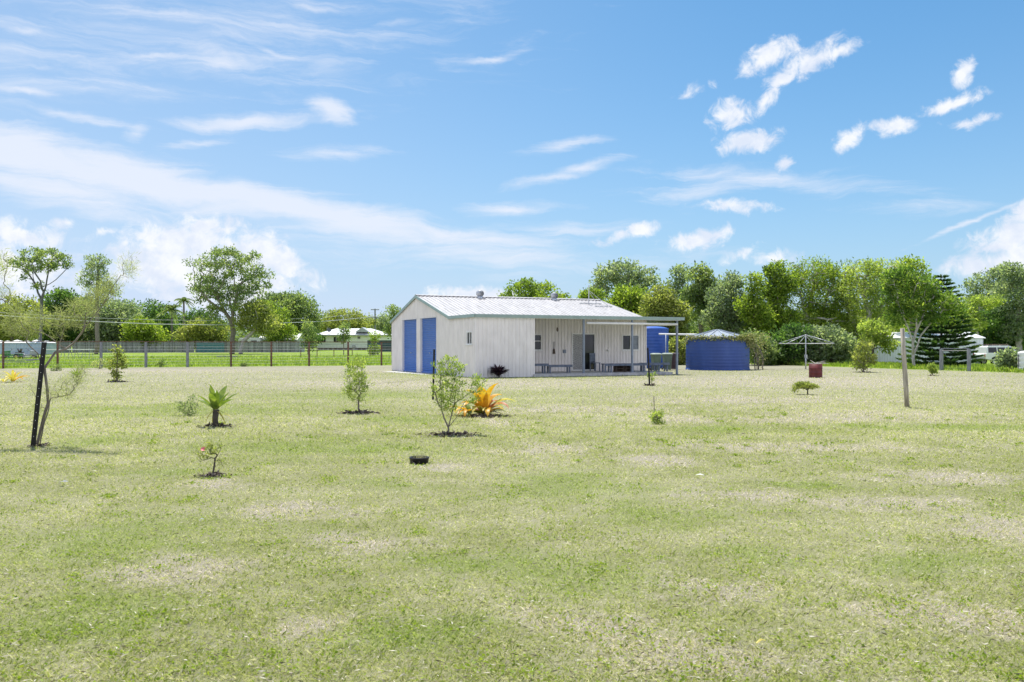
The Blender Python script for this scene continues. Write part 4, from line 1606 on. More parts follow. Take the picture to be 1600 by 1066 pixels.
    T('dark_shrub', 'dark shrub under the willowy trees left of the hoist pole', 'shrub', 1232, 66,
      [(1225, 545, 30, 22), (1200, 552, 26, 16), (1245, 530, 26, 20)], 70, .7, 8000, .24, .2, L_DARK, BARKD, 64, group='shrubs along the right-hand fence')
    T('dark_shrub', 'dark grey shrub right of the hoist pole behind the maroon drum', 'shrub', 1300, 66,
      [(1290, 535, 32, 24), (1312, 545, 24, 18), (1275, 550, 24, 16)], 70, .7, 8000, .24, .2, L_GREY, BARKD, 65, group='shrubs along the right-hand fence')
    T('yellow_shrub', 'bright yellow-green shrub seen between the verandah end and the low tank', 'shrub', 1060, 66,
      [(1060, 548, 14, 18), (1052, 560, 12, 12), (1068, 555, 10, 14)], 36, .5, 4200, .19, .08, L_YELLOW, BARK, 66, group='shrubs along the right-hand fence')
    T('dark_shrub', 'leafy dark shrub right behind the creeper hanging off the tank', 'shrub', 1188, 64,
      [(1190, 548, 18, 18), (1178, 535, 16, 16)], 36, .6, 3800, .22, .1, L_GUM, BARKD, 67, group='shrubs along the right-hand fence')
    T('hanging_shrub', 'brownish drooping shrub between the pale young tree and the pale shed', 'shrub', 1370, 64,
      [(1375, 525, 16, 14), (1388, 535, 14, 14), (1362, 515, 20, 16)], 40, .42, 2000, .22, .10, L_SHRUB, BARKD, 68, trunk=[(1364, 572), (1364, 545), (1366, 530)], group='shrubs along the right-hand fence')
    # tall gums at the far right, a good way off
    T('gum_tree', 'far dark gum tree with open top beside the pine, right of the frame', 'tree', 1545, 135,
      [(1518, 445, 10, 8), (1535, 437, 14, 10), (1550, 455, 26, 16), (1528, 470, 16, 14), (1545, 490, 30, 16), (1560, 428, 14, 9)], 86, 1.0, 6500, .42, .4, L_GREY, BARKP, 69,
      trunk=[(1545, 555), (1545, 500), (1548, 460)], group=G_RIGHT, shell=.4)
    T('gum_tree', 'far tall gum tree with a full grey crown at the right edge', 'tree', 1588, 125,
      [(1580, 425, 18, 10), (1600, 440, 26, 22), (1580, 460, 26, 22), (1600, 490, 26, 26), (1590, 515, 22, 18)], 100, 1.1, 9500, .42, .45, L_GREY, BARKP, 70, trunk=[(1592, 560), (1592, 500), (1590, 450)], group=G_RIGHT, shell=.4)
    T('leafy_tree', 'far dark tree with deep shade behind the white utility vehicle', 'tree', 1555, 128,
      [(1550, 505, 34, 22), (1570, 530, 34, 20), (1535, 525, 20, 20)], 80, 1.1, 8500, .42, .4, L_DARK, BARKD, 71, group=G_RIGHT)
    T('leafy_tree', 'far light green tree above the gable of the pale shed', 'tree', 1530, 118,
      [(1540, 472, 22, 6), (1515, 505, 18, 18), (1505, 490, 14, 14)], 46, .9, 4200, .38, .3, L_SHRUB, BARKP, 72, group=G_RIGHT)
    for i, (px, lab) in enumerate([(800, 'far tree mass hidden low behind the shed'), (900, 'far tree mass low behind the roof of the shed'), (1000, 'far tree mass behind the tall tank'), (1090, 'far tree mass low behind the low tank'), (1170, 'far tree mass low behind the tank creeper'),
                                   (1260, 'far tree mass low behind the hoist'), (1345, 'far tree mass low behind the pale young tree'), (1440, 'far tree mass behind the pale shed'), (1540, 'far tree mass behind the utility vehicle'), (1640, 'far tree mass past the right edge')]):
        T('far_tree', lab, 'tree', px, 150, [(px, 512, 56, 22), (px + 25, 525, 56, 20)], 70, 1.7, 5600, .6, .4, [L_DARK, L_GUM][i % 2], BARKD, 80 + i, group=G_RIGHT)
    for i, (px, lab) in enumerate([(1150, 'dark understorey tree behind the tank lid'), (1215, 'dark understorey tree left of the hoist'), (1290, 'dark understorey tree right of the hoist pole'), (1360, 'dark understorey tree left of the timber post')]):
        T('understorey_tree', lab, 'tree', px, 88, [(px, 515, 44, 26), (px + 10, 540, 44, 18)], 70, 1.0, 7500, .36, .3, [L_GUM, L_BRIGHT][i % 2], BARKD, 95 + i, group=G_RIGHT)


right_trees()


def pine():
    rng = np.random.default_rng(77)
    D = 62.0
    loc = gd(1471, D)
    t = thing('norfolk_pine', 'dark green pine with flat layered branches, right of the pale trunk', 'pine tree', loc)
    h = zt(428, D) - loc[2]
    m = MB()
    m.tube([(0, 0, -.05), (0, 0, h * .5), (0.03, 0, h)], [.12, .075, .012], 8)
    P, Dd, Ls, Tn = [], [], [], []
    z = .22
    tier = 0
    while z < h - .1:
        f = z / h
        R_ = 2.75 * (1 - f) ** .62 * (.86 + .2 * rng.random()) if f > .12 else 2.7 * (.8 + .2 * rng.random())
        if f > .72:
            R_ = 1.25 * (1 - f) / .28 + .12
        nb = 7 if f < .75 else 5
        for k in range(nb):
            az = 2 * pi * k / nb + tier * .6 + rng.normal() * .12
            hd = np.array((cos(az), sin(az), 0))
            Rb = R_ * (.85 + .3 * rng.random())
            pts = [np.array((0, 0, z)) + hd * Rb * g + np.array((0, 0, Rb * (-.10 * g + .22 * g * g))) for g in np.linspace(0, 1, 7)]
            m.tube(pts, [.028 * (1 - .7 * g) for g in np.linspace(0, 1, 7)], 4)
            sd = np.array((-sin(az), cos(az), 0))
            n = int(95 * Rb) + 18
            g = .12 + .88 * rng.random(n) ** .8
            idx = np.minimum((g * 6).astype(int), 5)
            fr = g * 6 - idx
            A = np.array(pts)
            base = A[idx] + (A[idx + 1] - A[idx]) * fr[:, None]
            s = rng.choice((-1, 1), n)
            lat = rng.random(n) * .42 * min(1, Rb) * (1 - .35 * g)
            base = base + sd * (s * lat)[:, None] + np.array((0, 0, 1)) * (rng.normal(0, .025, n) + lat * .12)[:, None]
            P.append(base)
            Dd.append(hd * .8 + sd * (s * .55)[:, None] + np.array((0, 0, 1)) * (.25 + rng.normal(0, .15, n))[:, None])
            Ls.append(.20 + .16 * rng.random(n))
            Tn.append(np.clip(.18 + .6 * g ** 3 * (.35 + .65 * rng.random()) + rng.normal(0, .1, n), 0, 1))
        z += (.30 + .05 * rng.random()) * (1 if f < .6 else .92)
        tier += 1
    m.build('trunk', BARKD, t, True)
    P, Dd, Ls, Tn = map(np.concatenate, (P, Dd, Ls, Tn))
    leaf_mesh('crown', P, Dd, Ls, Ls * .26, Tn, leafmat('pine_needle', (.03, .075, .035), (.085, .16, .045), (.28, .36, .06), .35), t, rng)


pine()

# ---------------------------------------------------------------- young plants on the lawn
MULCH = mat('dark_bark_mulch', (.085, .065, .055), .95, 0, .4, 20)


def mulch(px, py, rx, n, label, seed, up=0):
    rng = np.random.default_rng(seed)
    x, y, _ = gp(px, py)
    r = rx / F * y
    n = int(n * .72)
    d = rng.normal(size=(n, 2)) * r * .45
    pts = np.stack([x + d[:, 0] * 1.05, y + d[:, 1] * .8, .008 + .03 * rng.random(n) * np.exp(-(d ** 2).sum(1) / (r * r * .3))], -1)
    dirs = rng.normal(size=(n, 3)) * np.array((1, 1, .22))
    L = (.05 + .06 * rng.random(n)) * min(1.6, max(.7, y / 14))
    o = leaf_mesh('mulch', pts, dirs, L, L * .4, rng.random(n), leafmat('mulch_chip', (.045, .034, .028), (.13, .10, .082), (.32, .27, .23), .0, .95), None, rng)
    tag(o, label, 'mulch', kind='stuff')


mulch(561, 646, 30, 380, 'dark mulch ring round the bushy shrub near the left of the shed', 1)
mulch(703, 680, 40, 520, 'dark mulch ring round the multi-stemmed shrub', 2)
mulch(334, 744, 24, 260, 'dark mulch ring under the small flowering bush', 3)
mulch(338, 667, 22, 360, 'dark mulch ring under the strap-leaved plant on a short stem', 4)
mulch(184, 597, 18, 240, 'dark mulch ring under the tall yellow-green shrub by the fence', 5)
mulch(1016, 603, 9, 130, 'dark mulch at the foot of the black picket', 6)
mulch(760, 652, 36, 260, 'dark dead leaves under the orange bromeliad', 7)
mulch(62, 698, 14, 90, 'pale chips at the foot of the feathery sapling', 8)
mulch(1350, 582, 14, 130, 'dark mulch under the pale young tree', 9)
mulch(1458, 587.5, 8, 90, 'dark mulch under the little round bush', 10)


def plants():
    T = tree
    T('feathery_sapling', 'feathery sapling with spreading forked limbs tied to the leaning picket', 'sapling', 57, 0,
      [(38, 510, 30, 16), (22, 492, 16, 14), (62, 495, 12, 12), (95, 498, 20, 16), (130, 482, 26, 16), (120, 505, 14, 10), (172, 450, 14, 22), (200, 418, 10, 22), (150, 462, 20, 14), (88, 524, 8, 8)],
      150, .085, 6800, .075, .021, L_FEATHER, BARK, 101, trunk=[(57, 697), (66, 662), (75, 630), (73, 600), (70, 575)], rt=.0022, base_y=697, up=.45, out=1.1, ratio=.055, shell=.1, depth=.7,
      wob=.06, rise=.1, limbs=[[(70, 575), (60, 552), (45, 534), (32, 522)], [(70, 575), (84, 551), (104, 536), (134, 513), (160, 475), (190, 430)], [(98, 540), (80, 530), (60, 520)], [(98, 540), (97, 512), (96, 495)], [(134, 513), (132, 490)]])
    T('feathery_sapling', 'thin feathery side shoot low on the picket, hanging right', 'sapling', 72, 0,
      [(112, 595, 20, 12), (95, 612, 20, 12), (125, 582, 12, 10), (60, 636, 10, 10), (48, 610, 6, 14)], 46, .08, 1700, .065, .009, L_FEATHER, BARK, 102,
      trunk=[(62, 697), (68, 665), (76, 640)], rt=.003, base_y=697, up=.25, out=1.0, ratio=.07, shell=.1, depth=.6, wob=.06, rise=-.1)
    T('feathery_sapling', 'feathery sapling whose pale tips enter at the left edge', 'sapling', -34, 0,
      [(0, 415, 14, 26), (8, 458, 14, 20), (-30, 430, 24, 40), (-30, 490, 26, 30)], 80, .09, 3200, .075, .02, L_FEATHER, BARK, 103,
      trunk=[(-34, 700), (-32, 620), (-30, 540)], rt=.0035, base_y=700, up=.5, out=.9, ratio=.07, shell=.1, depth=.6, wob=.08)
    T('bushy_shrub', 'bushy young shrub on one short stem in front of the fence gap', 'shrub', 561, 0,
      [(558, 605, 20, 24), (557, 582, 17, 22), (560, 566, 11, 12), (548, 612, 10, 12)], 80, .10, 1500, .075, .022, L_SHRUB, BARK, 104,
      trunk=[(561, 645), (560.5, 634), (560, 622)], rt=.003, base_y=645.5, up=1.0, out=.6, ratio=.24, shell=.2, wob=.06, rise=.05)
    T('young_shrub', 'tall multi-stemmed young shrub with bright leafy tips', 'shrub', 701, 0,
      [(690, 583, 15, 20), (712, 576, 12, 20), (700, 572, 12, 16), (694, 612, 22, 20), (716, 610, 12, 22), (745, 602, 13, 16), (735, 622, 14, 14), (698, 634, 16, 9)], 112, .065, 2300, .055, .017, L_SHRUB, BARK, 105,
      trunk=[(701, 679), (700.5, 668)], limbs=[[(700.5, 668), (690, 640), (687, 600)], [(700.5, 668), (710, 630), (712, 590)], [(701, 668), (722, 635), (742, 612)], [(690, 640), (680, 615)]], rt=.0026, base_y=679, up=.8, out=.5, ratio=.30, shell=.15, wob=.07, rise=.12)
    T('yellow_shrub', 'tall thin yellow-green shrub standing before the left fence', 'shrub', 183, 0,
      [(184, 551, 7, 11), (190, 566, 7, 11), (177, 573, 6, 12), (182, 587, 6, 6)], 36, .16, 620, .12, .03, L_YELLOW, BARK, 106, trunk=[(183, 597), (183, 570), (183, 541)], rt=.006, base_y=597, up=.3, ratio=.5, shell=.2)
    T('sparse_shrub', 'sparse twiggy shrub left of the strap-leaved plant', 'shrub', 294, 0,
      [(290, 636, 14, 10), (302, 628, 9, 12), (280, 630, 8, 6), (300, 645, 12, 4)], 46, .06, 620, .042, .012, L_GUM, BARK, 107, base_y=650, rt=.003, ratio=.4, shell=.2, trunk=[(294, 650), (294, 647), (294, 645)])
    T('flowering_bush', 'small twiggy bush with one pink flower', 'shrub', 331, 0,
      [(332, 700, 11, 12), (318, 712, 10, 8), (308, 708, 6, 6), (340, 700, 8, 12), (346, 722, 8, 5)], 42, .022, 250, .036, .012, L_YELLOW, BARKD, 108, base_y=745, rt=.0016, ratio=.4, shell=.2,
      trunk=[(331, 745), (333, 738), (335, 728), (336, 716)], wob=.08, up=.4)
    T('little_shrub', 'knee-high shrub beside a thin cane in the dry lawn', 'shrub', 1028, 0,
      [(1028, 653, 7, 6), (1031, 646, 6, 6), (1023, 650, 5, 6), (1028, 659, 9, 3)], 32, .045, 480, .045, .010, L_SHRUB, BARKD, 109, base_y=663, rt=.003, ratio=.45, shell=.1, trunk=[(1028, 663), (1028, 660), (1028, 657)])
    T('seedling', 'tiny leafy seedling against the black picket before the verandah', 'seedling', 1018, 0,
      [(1018, 589, 4, 6), (1013, 586, 3, 4), (1022, 585, 3, 4)], 14, .06, 150, .06, .010, L_BRIGHT, BARK, 110, base_y=602.5, rt=.004, ratio=.5)
    T('flat_sapling', 'low flat-topped yellow-green sapling on the dry lawn', 'sapling', 1262, 0,
      [(1256, 601, 15, 3.2), (1248, 605, 10, 3), (1268, 604, 10, 3.5), (1242, 609, 3, 3)], 46, .085, 1700, .06, .022, L_YELLOW, BARKD, 111, base_y=617, rt=.004, ratio=.4, shell=.1,
      trunk=[(1262, 617), (1262, 615), (1262, 613)], flat=.35, rise=.0)
    T('young_tree', 'pale yellow-green young tree on a short trunk right of the drum', 'tree', 1349, 0,
      [(1350, 555, 17, 16), (1345, 568, 15, 9), (1353, 540, 11, 11), (1358, 560, 10, 10)], 64, .20, 1400, .14, .045, L_YELLOW, BARK, 112, base_y=582, rt=.008, ratio=.5, trunk=[(1349, 582), (1349, 577), (1349, 570)])
    T('round_bush', 'little round bush standing alone near the right-hand fence', 'shrub', 1457, 0,
      [(1457, 576, 6, 6), (1456, 572, 4.5, 5), (1458, 580, 5.5, 3)], 26, .10, 700, .09, .025, L_SHRUB, BARKD, 113, base_y=587, rt=.006, ratio=.5, trunk=[(1457, 587), (1457, 584), (1457, 581)])
    T('round_bush', 'dusty round-headed small tree in front of the utility vehicle', 'tree', 1577, 0,
      [(1577, 558, 15, 11), (1585, 565, 10, 8), (1567, 564, 9, 8)], 46, .26, 2000, .16, .05, L_GREY, BARKD, 114, base_y=581, rt=.008, ratio=.5, trunk=[(1578, 581), (1578, 574), (1577, 568)])
    for i, (px, py, w, h, lab) in enumerate([(88, 580, 8, 8, 'small weedy bush in front of the first timber fence post'), (252, 574, 5, 9, 'spindly weed beside the left-hand fence'), (382, 573, 5, 5, 'low weed at the foot of the fence left of the shed'),
                                             (155, 577, 13, 14, 'sparse pale bush left of the tall yellow-green shrub')]):
        T('weed', lab, 'weed', px, 0, [(px, py - h * .55, w, h * .6), (px + w * .4, py - h, w * .4, h * .4)], 22, .12, 330, .10, .02, L_GUM if i != 3 else L_FEATHER, BARK, 120 + i, base_y=py, rt=.005, ratio=.4)


plants()
x, y, z = gp(1022.5, 655)
t = thing('garden_cane', 'thin upright cane behind the knee-high shrub', 'cane', (x, y, 0))
m = MB()
m.tube([(0, 0, 0), (-.01, 0, zt(619, y))], .010, 6)
m.build('cane', TIMB, t)


def straps(mb, rng, n, base_r, L, W, el0, el1, droop, az0=0, az1=2 * pi, z0=0.0, mi=None, seg=7):
    """arching strap leaves, gutter-shaped"""
    for i in range(n):
        az = az0 + (az1 - az0) * (i + rng.random() * .6) / n
        el = rng.uniform(el0, el1)
        ln = L * rng.uniform(.75, 1.15)
        w = W * rng.uniform(.8, 1.15)
        dr = droop * rng.uniform(.7, 1.3)
        hd = np.array((cos(az), sin(az), 0))
        sd = np.array((-sin(az), cos(az), 0))
        p = hd * base_r + np.array((0, 0, z0))
        vs = []
        e = el
        for k in range(seg + 1):
            f = k / seg
            ww = w * (.55 + .75 * f if f < .45 else max(.02, (.89 * (1 - ((f - .45) / .55) ** 2.2)))) * .5
            nrm = np.array((-sin(e) * hd[0], -sin(e) * hd[1], cos(e)))
            vs += [p + sd * ww + nrm * ww * .45, p.copy(), p - sd * ww + nrm * ww * .45]
            p = p + (hd * cos(e) + np.array((0, 0, sin(e)))) * ln / seg
            p[2] = max(p[2], .015)
            e -= dr / seg * (.5 + 1.2 * f)
        fs = []
        for k in range(seg):
            for j in (0, 1):
                a = 3 * k + j
                fs.append((a, a + 1, a + 4, a + 3))
        mb.add(vs, fs, int(mi[rng.integers(len(mi))]) if mi is not None else 0)


def strapmat(name, c0, c1, tip, trans=.3):
    if name in MATS:
        return MATS[name]
    m = leafmat(name, c0, c1, tip, trans, .4)
    n = NT(m.node_tree)
    rampn = [x for x in m.node_tree.nodes if x.type == 'VALTORGB'][0]
    tc = n.new('ShaderNodeTexCoord')
    nz = n.noise(tc.outputs['Object'], 7, 5, .6, .5)
    for l in list(rampn.inputs[0].links):
        m.node_tree.links.remove(l)
    n.link(n.smooth(nz, .25, .75), rampn.inputs[0])
    return m


ST_GREEN = strapmat('strap_green', (.07, .12, .02), (.16, .23, .035), (.28, .34, .07))
ST_ORANGE = strapmat('strap_orange', (.42, .19, .015), (.60, .33, .025), (.64, .45, .09))
ST_YELLOW = strapmat('strap_yellow', (.42, .33, .05), (.56, .47, .10), (.66, .60, .24))
ST_RED = strapmat('strap_red', (.38, .10, .04), (.55, .24, .16), (.64, .44, .34))
ST_PURPLE = strapmat('strap_purple', (.018, .010, .022), (.045, .022, .042), (.11, .06, .08), .15)


def strap_plants():
    rng = np.random.default_rng(21)
    x, y, z = gp(337, 667)
    t = thing('strap_leaf_plant', 'bright green strap-leaved plant on a short dark stem', 'plant', (x, y, 0))
    m = MB()
    m.tube([(0, 0, -.02), (-.01, 0, .15), (.01, 0, .32)], [.055, .05, .06], 10)
    m.build('trunk', BARKD, t, True)
    m = MB()
    straps(m, rng, 7, .03, .46, .17, .45, 1.0, .3, z0=.32)
    straps(m, rng, 5, .03, .46, .16, .9, 1.4, .2, z0=.34)
    m.build('leaves', ST_GREEN, t, True)
    m = MB()
    straps(m, rng, 6, .04, .34, .03, -.9, -.3, .9, z0=.30)
    m.build('dead_leaves', ST_YELLOW, t, True)

    x, y, z = gp(756, 650)
    t = thing('bromeliad', 'large orange and yellow bromeliad with arching broad leaves', 'plant', (x, y, 0))
    m = MB()
    mi = [0, 0, 1, 1, 2]
    straps(m, rng, 7, .05, .70, .23, 1.1, 1.5, 1.25, z0=.06, mi=[1, 0, 1, 0, 0, 2])
    straps(m, rng, 9, .07, .74, .18, .7, 1.1, 2.4, z0=.05, mi=mi)
    straps(m, rng, 10, .09, .50, .14, .35, .8, 1.6, z0=.04, mi=[0, 1, 2, 3, 3])
    m.build('leaves', [ST_ORANGE, ST_YELLOW, ST_RED, ST_GREEN], t, True)
    # the satellite rosette leaning to the left
    m = MB()
    straps(m, rng, 8, .05, .52, .13, .5, 1.1, 2.1, z0=.04, mi=[1, 0, 0, 3], az0=pi * .6, az1=pi * 1.5)
    m.build('offset_leaves', [ST_ORANGE, ST_YELLOW, ST_RED, ST_GREEN], t, True, loc=(-.28, .05, 0))
    m = MB()
    straps(m, rng, 12, .10, .45, .05, -.1, .4, 1.0, z0=.05)
    m.build('dead_leaves', mat('dead_leaf_brown', (.10, .075, .065), .8, 0, .3, 9), t, True)

    x, y, z = gp(20, 597.5)
    t = thing('bromeliad', 'small yellow-orange bromeliad near the left edge by the fence', 'plant', (x, y, 0))
    m = MB()
    straps(m, rng, 11, .05, .62, .13, .5, 1.4, 1.5, z0=.03, mi=[0, 1, 1, 1])
    m.build('leaves', [ST_ORANGE, ST_YELLOW], t, True)
    m = MB()
    straps(m, rng, 4, .05, .5, .11, .7, 1.2, 2.2, z0=.02, mi=[0, 1])
    m.build('offset_leaves', [ST_RED, ST_YELLOW], t, True, loc=(-.42, .1, 0))

    x, y, z = gp(120, 591)
    t = thing('strap_leaf_plant', 'low rosette of stiff green leaves behind the feathery sapling', 'plant', (x, y, 0))
    m = MB()
    straps(m, rng, 16, .04, .52, .085, .3, 1.3, .35, z0=.10)
    m.build('leaves', ST_GREEN, t, True)
    m = MB()
    m.tube([(0, 0, 0), (0, 0, .12)], [.07, .06], 8)
    m.build('trunk', BARKD, t, True)

    lx = 1.42
    wx = sw(.95, -.42)
    t = thing('cordyline', 'spiky dark purple clump of leaves against the shed wall', 'plant', (wx[0], wx[1], 0))
    m = MB()
    straps(m, rng, 60, .06, .56, .095, .5, 1.5, .9, z0=.10)
    straps(m, rng, 60, .10, .42, .09, -.1, 1.0, .7, z0=.26)
    m.build('leaves', ST_PURPLE, t, True)
    m = MB()
    for k in range(5):
        a = k * 1.3
        m.tube([(.05 * cos(a), .05 * sin(a), 0), (.1 * cos(a), .1 * sin(a), .25)], .02, 5)
    m.build('stem', BARKD, t)

    # the pink flower on the little bush
    x, y, z = gp(331, 745)
    s = y / F
    root = [o for o in bpy.data.objects if o.name.startswith('flowering_bush')][0]
    m = MB()
    for k in range(7):
        a = k * 2 * pi / 7
        m.add([(0, 0, 0), (.022 * cos(a - .4), .022 * sin(a - .4), .012), (.034 * cos(a), .034 * sin(a), .018), (.022 * cos(a + .4), .022 * sin(a + .4), .012)], [(0, 1, 2, 3)])
    fl = m.build('flower', mat('pink_petal', (.75, .14, .22), .5), root)
    fl.location = ((321 - 331) * s, -.06, (745 - 701.5) * s)
    fl.rotation_euler = (R(50), 0, 0)


strap_plants()

# ---------------------------------------------------------------- fences
FENCEP = mat('rusty_timber_post', (.165, .085, .055), .85, 0, .25, 5, .2, stretch=(5, 5, .8))
WIRE = mat('fence_wire', (.34, .34, .35), .5, .3)


def fence(name, label, p0, d, stations, h, mats, rail, wires, group=None, rail_m=None, pw=.055):
    """stations: distances along d; mats: one material per post"""
    n = len(stations)
    z0 = float(gz(*p0))
    t = thing(name, label, 'fence', (p0[0], p0[1], z0), math.atan2(d[1], d[0]), group)
    W_ = lambda s: float(gz(p0[0] + d[0] * s, p0[1] + d[1] * s)) - z0
    for s, mm in zip(stations, mats):
        m = MB()
        zz = W_(s)
        r = pw if mm is not GREYT else pw * 1.35
        m.tube([(s, 0, zz - .1), (s, 0, zz + h - .005)], [r, r * .95], 8)
        m.build('post', mm, t)
    a, b = stations[0], stations[-1]
    if rail:
        for q in range(n - 1):
            m = MB()
            m.bar((stations[q], 0, W_(stations[q]) + h + .018), (stations[q + 1] - .004, 0, W_(stations[q + 1]) + h + .018), .07, .045)
            m.build('rail', rail_m or GREYT, t)
    m = MB()
    for k in range(wires):
        z = h * (.12 + .8 * k / max(1, wires - 1))
        m.tube([(s, -.06, W_(s) + z) for s in stations], .006 if k < wires - 1 else .012, 4)
    k = a
    while k < b and wires > 5:
        m.bar((k, -.06, W_(k) + .05), (k, -.06, W_(k) + h * .92), .005)
        k += .30
    m.build('wire_mesh', WIRE, t)
    return t


def fs(px):
    """distance along the left-hand fence where it passes a photo column"""
    u = (px - 800) / F
    return (u * FL0[1] - FL0[0]) / (FLD[0] - u * FLD[1])


PX = [-150, -70, 5, 90, 158, 228, 293, 361, 424, 483, 544, 596, 640, 690]
fence('wire_fence', 'long wire fence with timber posts and top rail left of the shed', FL0, FLD, [fs(p) for p in PX], 1.74,
      [FENCEP, FENCEP, FENCEP, FENCEP, GREYT, GREYT, GREYT, FENCEP, FENCEP, FENCEP, FENCEP, FENCEP, FENCEP, FENCEP], True, 8, rail_m=FENCEP, pw=.072)


def fr(px):
    u = (px - 800) / F
    return (u * FR0[1] - FR0[0]) / (FRD[0] - u * FRD[1])


s0, s1 = fr(1471), fr(1514)
fence('rail_fence', 'short open rail fence with two grey posts in front of the pine', FR0, FRD, [s0, s1], 1.30, [GREYT, GREYT], True, 2, pw=.085)
# far paddock fence in front of the house
p0 = np.array(gd(470, 92)[:2])
p1 = np.array(gd(612, 98)[:2])
d = (p1 - p0) / np.linalg.norm(p1 - p0)
L = np.linalg.norm(p1 - p0)
fence('paddock_fence', 'thin far wire fence crossing the paddock in front of the house', p0, d, [0, L * .17, L * .35, L * .55, L * .75, L], 1.05, [FENCEP] * 6, True, 3, rail_m=FENCEP, pw=.05)


def paling_fence():
    a, b = np.array(gd(66, 132)[:2]), np.array(gd(468, 138)[:2])
    d = (b - a) / np.linalg.norm(b - a)
    L = float(np.linalg.norm(b - a))
    z0 = float(gz(*a))
    t = thing('paling_fence', 'long weathered grey paling fence behind the paddock', 'fence', (a[0], a[1], z0), math.atan2(d[1], d[0]))
    rng = random.Random(4)
    m = MB()
    x = 0
    while x < L:
        zz = float(gz(*(a + d * x))) - z0
        w = .155
        h = 1.82 + rng.uniform(-.12, .08)
        if rng.random() > .03:
            m.box((x, -.012 + rng.uniform(-.004, .004), zz + .05), (x + w, .012, zz + h), rng.choice((0, 0, 0, 1, 2)))
        x += w + .012
    g2 = mat('grey_paling_light', (.34, .36, .39), .9, 0, .25, 4, stretch=(4, 4, .6))
    g3 = mat('grey_paling_dark', (.16, .165, .18), .9, 0, .25, 4, stretch=(4, 4, .6))
    m.build('palings', [GREYT, g2, g3], t)
    m = MB()
    for z in (.4, 1.45):
        m.bar((0, .05, z), (L, .05, z + float(gz(*b)) - z0), .05, .09)
    m.build('rail', GREYT, t)
    m = MB()
    u = L * (325 - 66) / (468 - 66)
    zz = float(gz(*(a + d * u))) - z0
    m.box((u - 2.1, -.10, zz + .12), (u + 2.1, -.04, zz + 1.55))
    m.build('panel', mat('teal_sheet', (.07, .20, .23), .6), t)


paling_fence()

# ---------------------------------------------------------------- neighbouring buildings
LIME = mat('pale_green_boards', (.80, .83, .77), .6, 0, .05, 3)
ROOFW = mat('white_roof_sheet', (.70, .70, .69), .4, 0, .06, 2)
GREYW = mat('grey_shed_sheet', (.36, .37, .38), .5, 0, .08, 2)


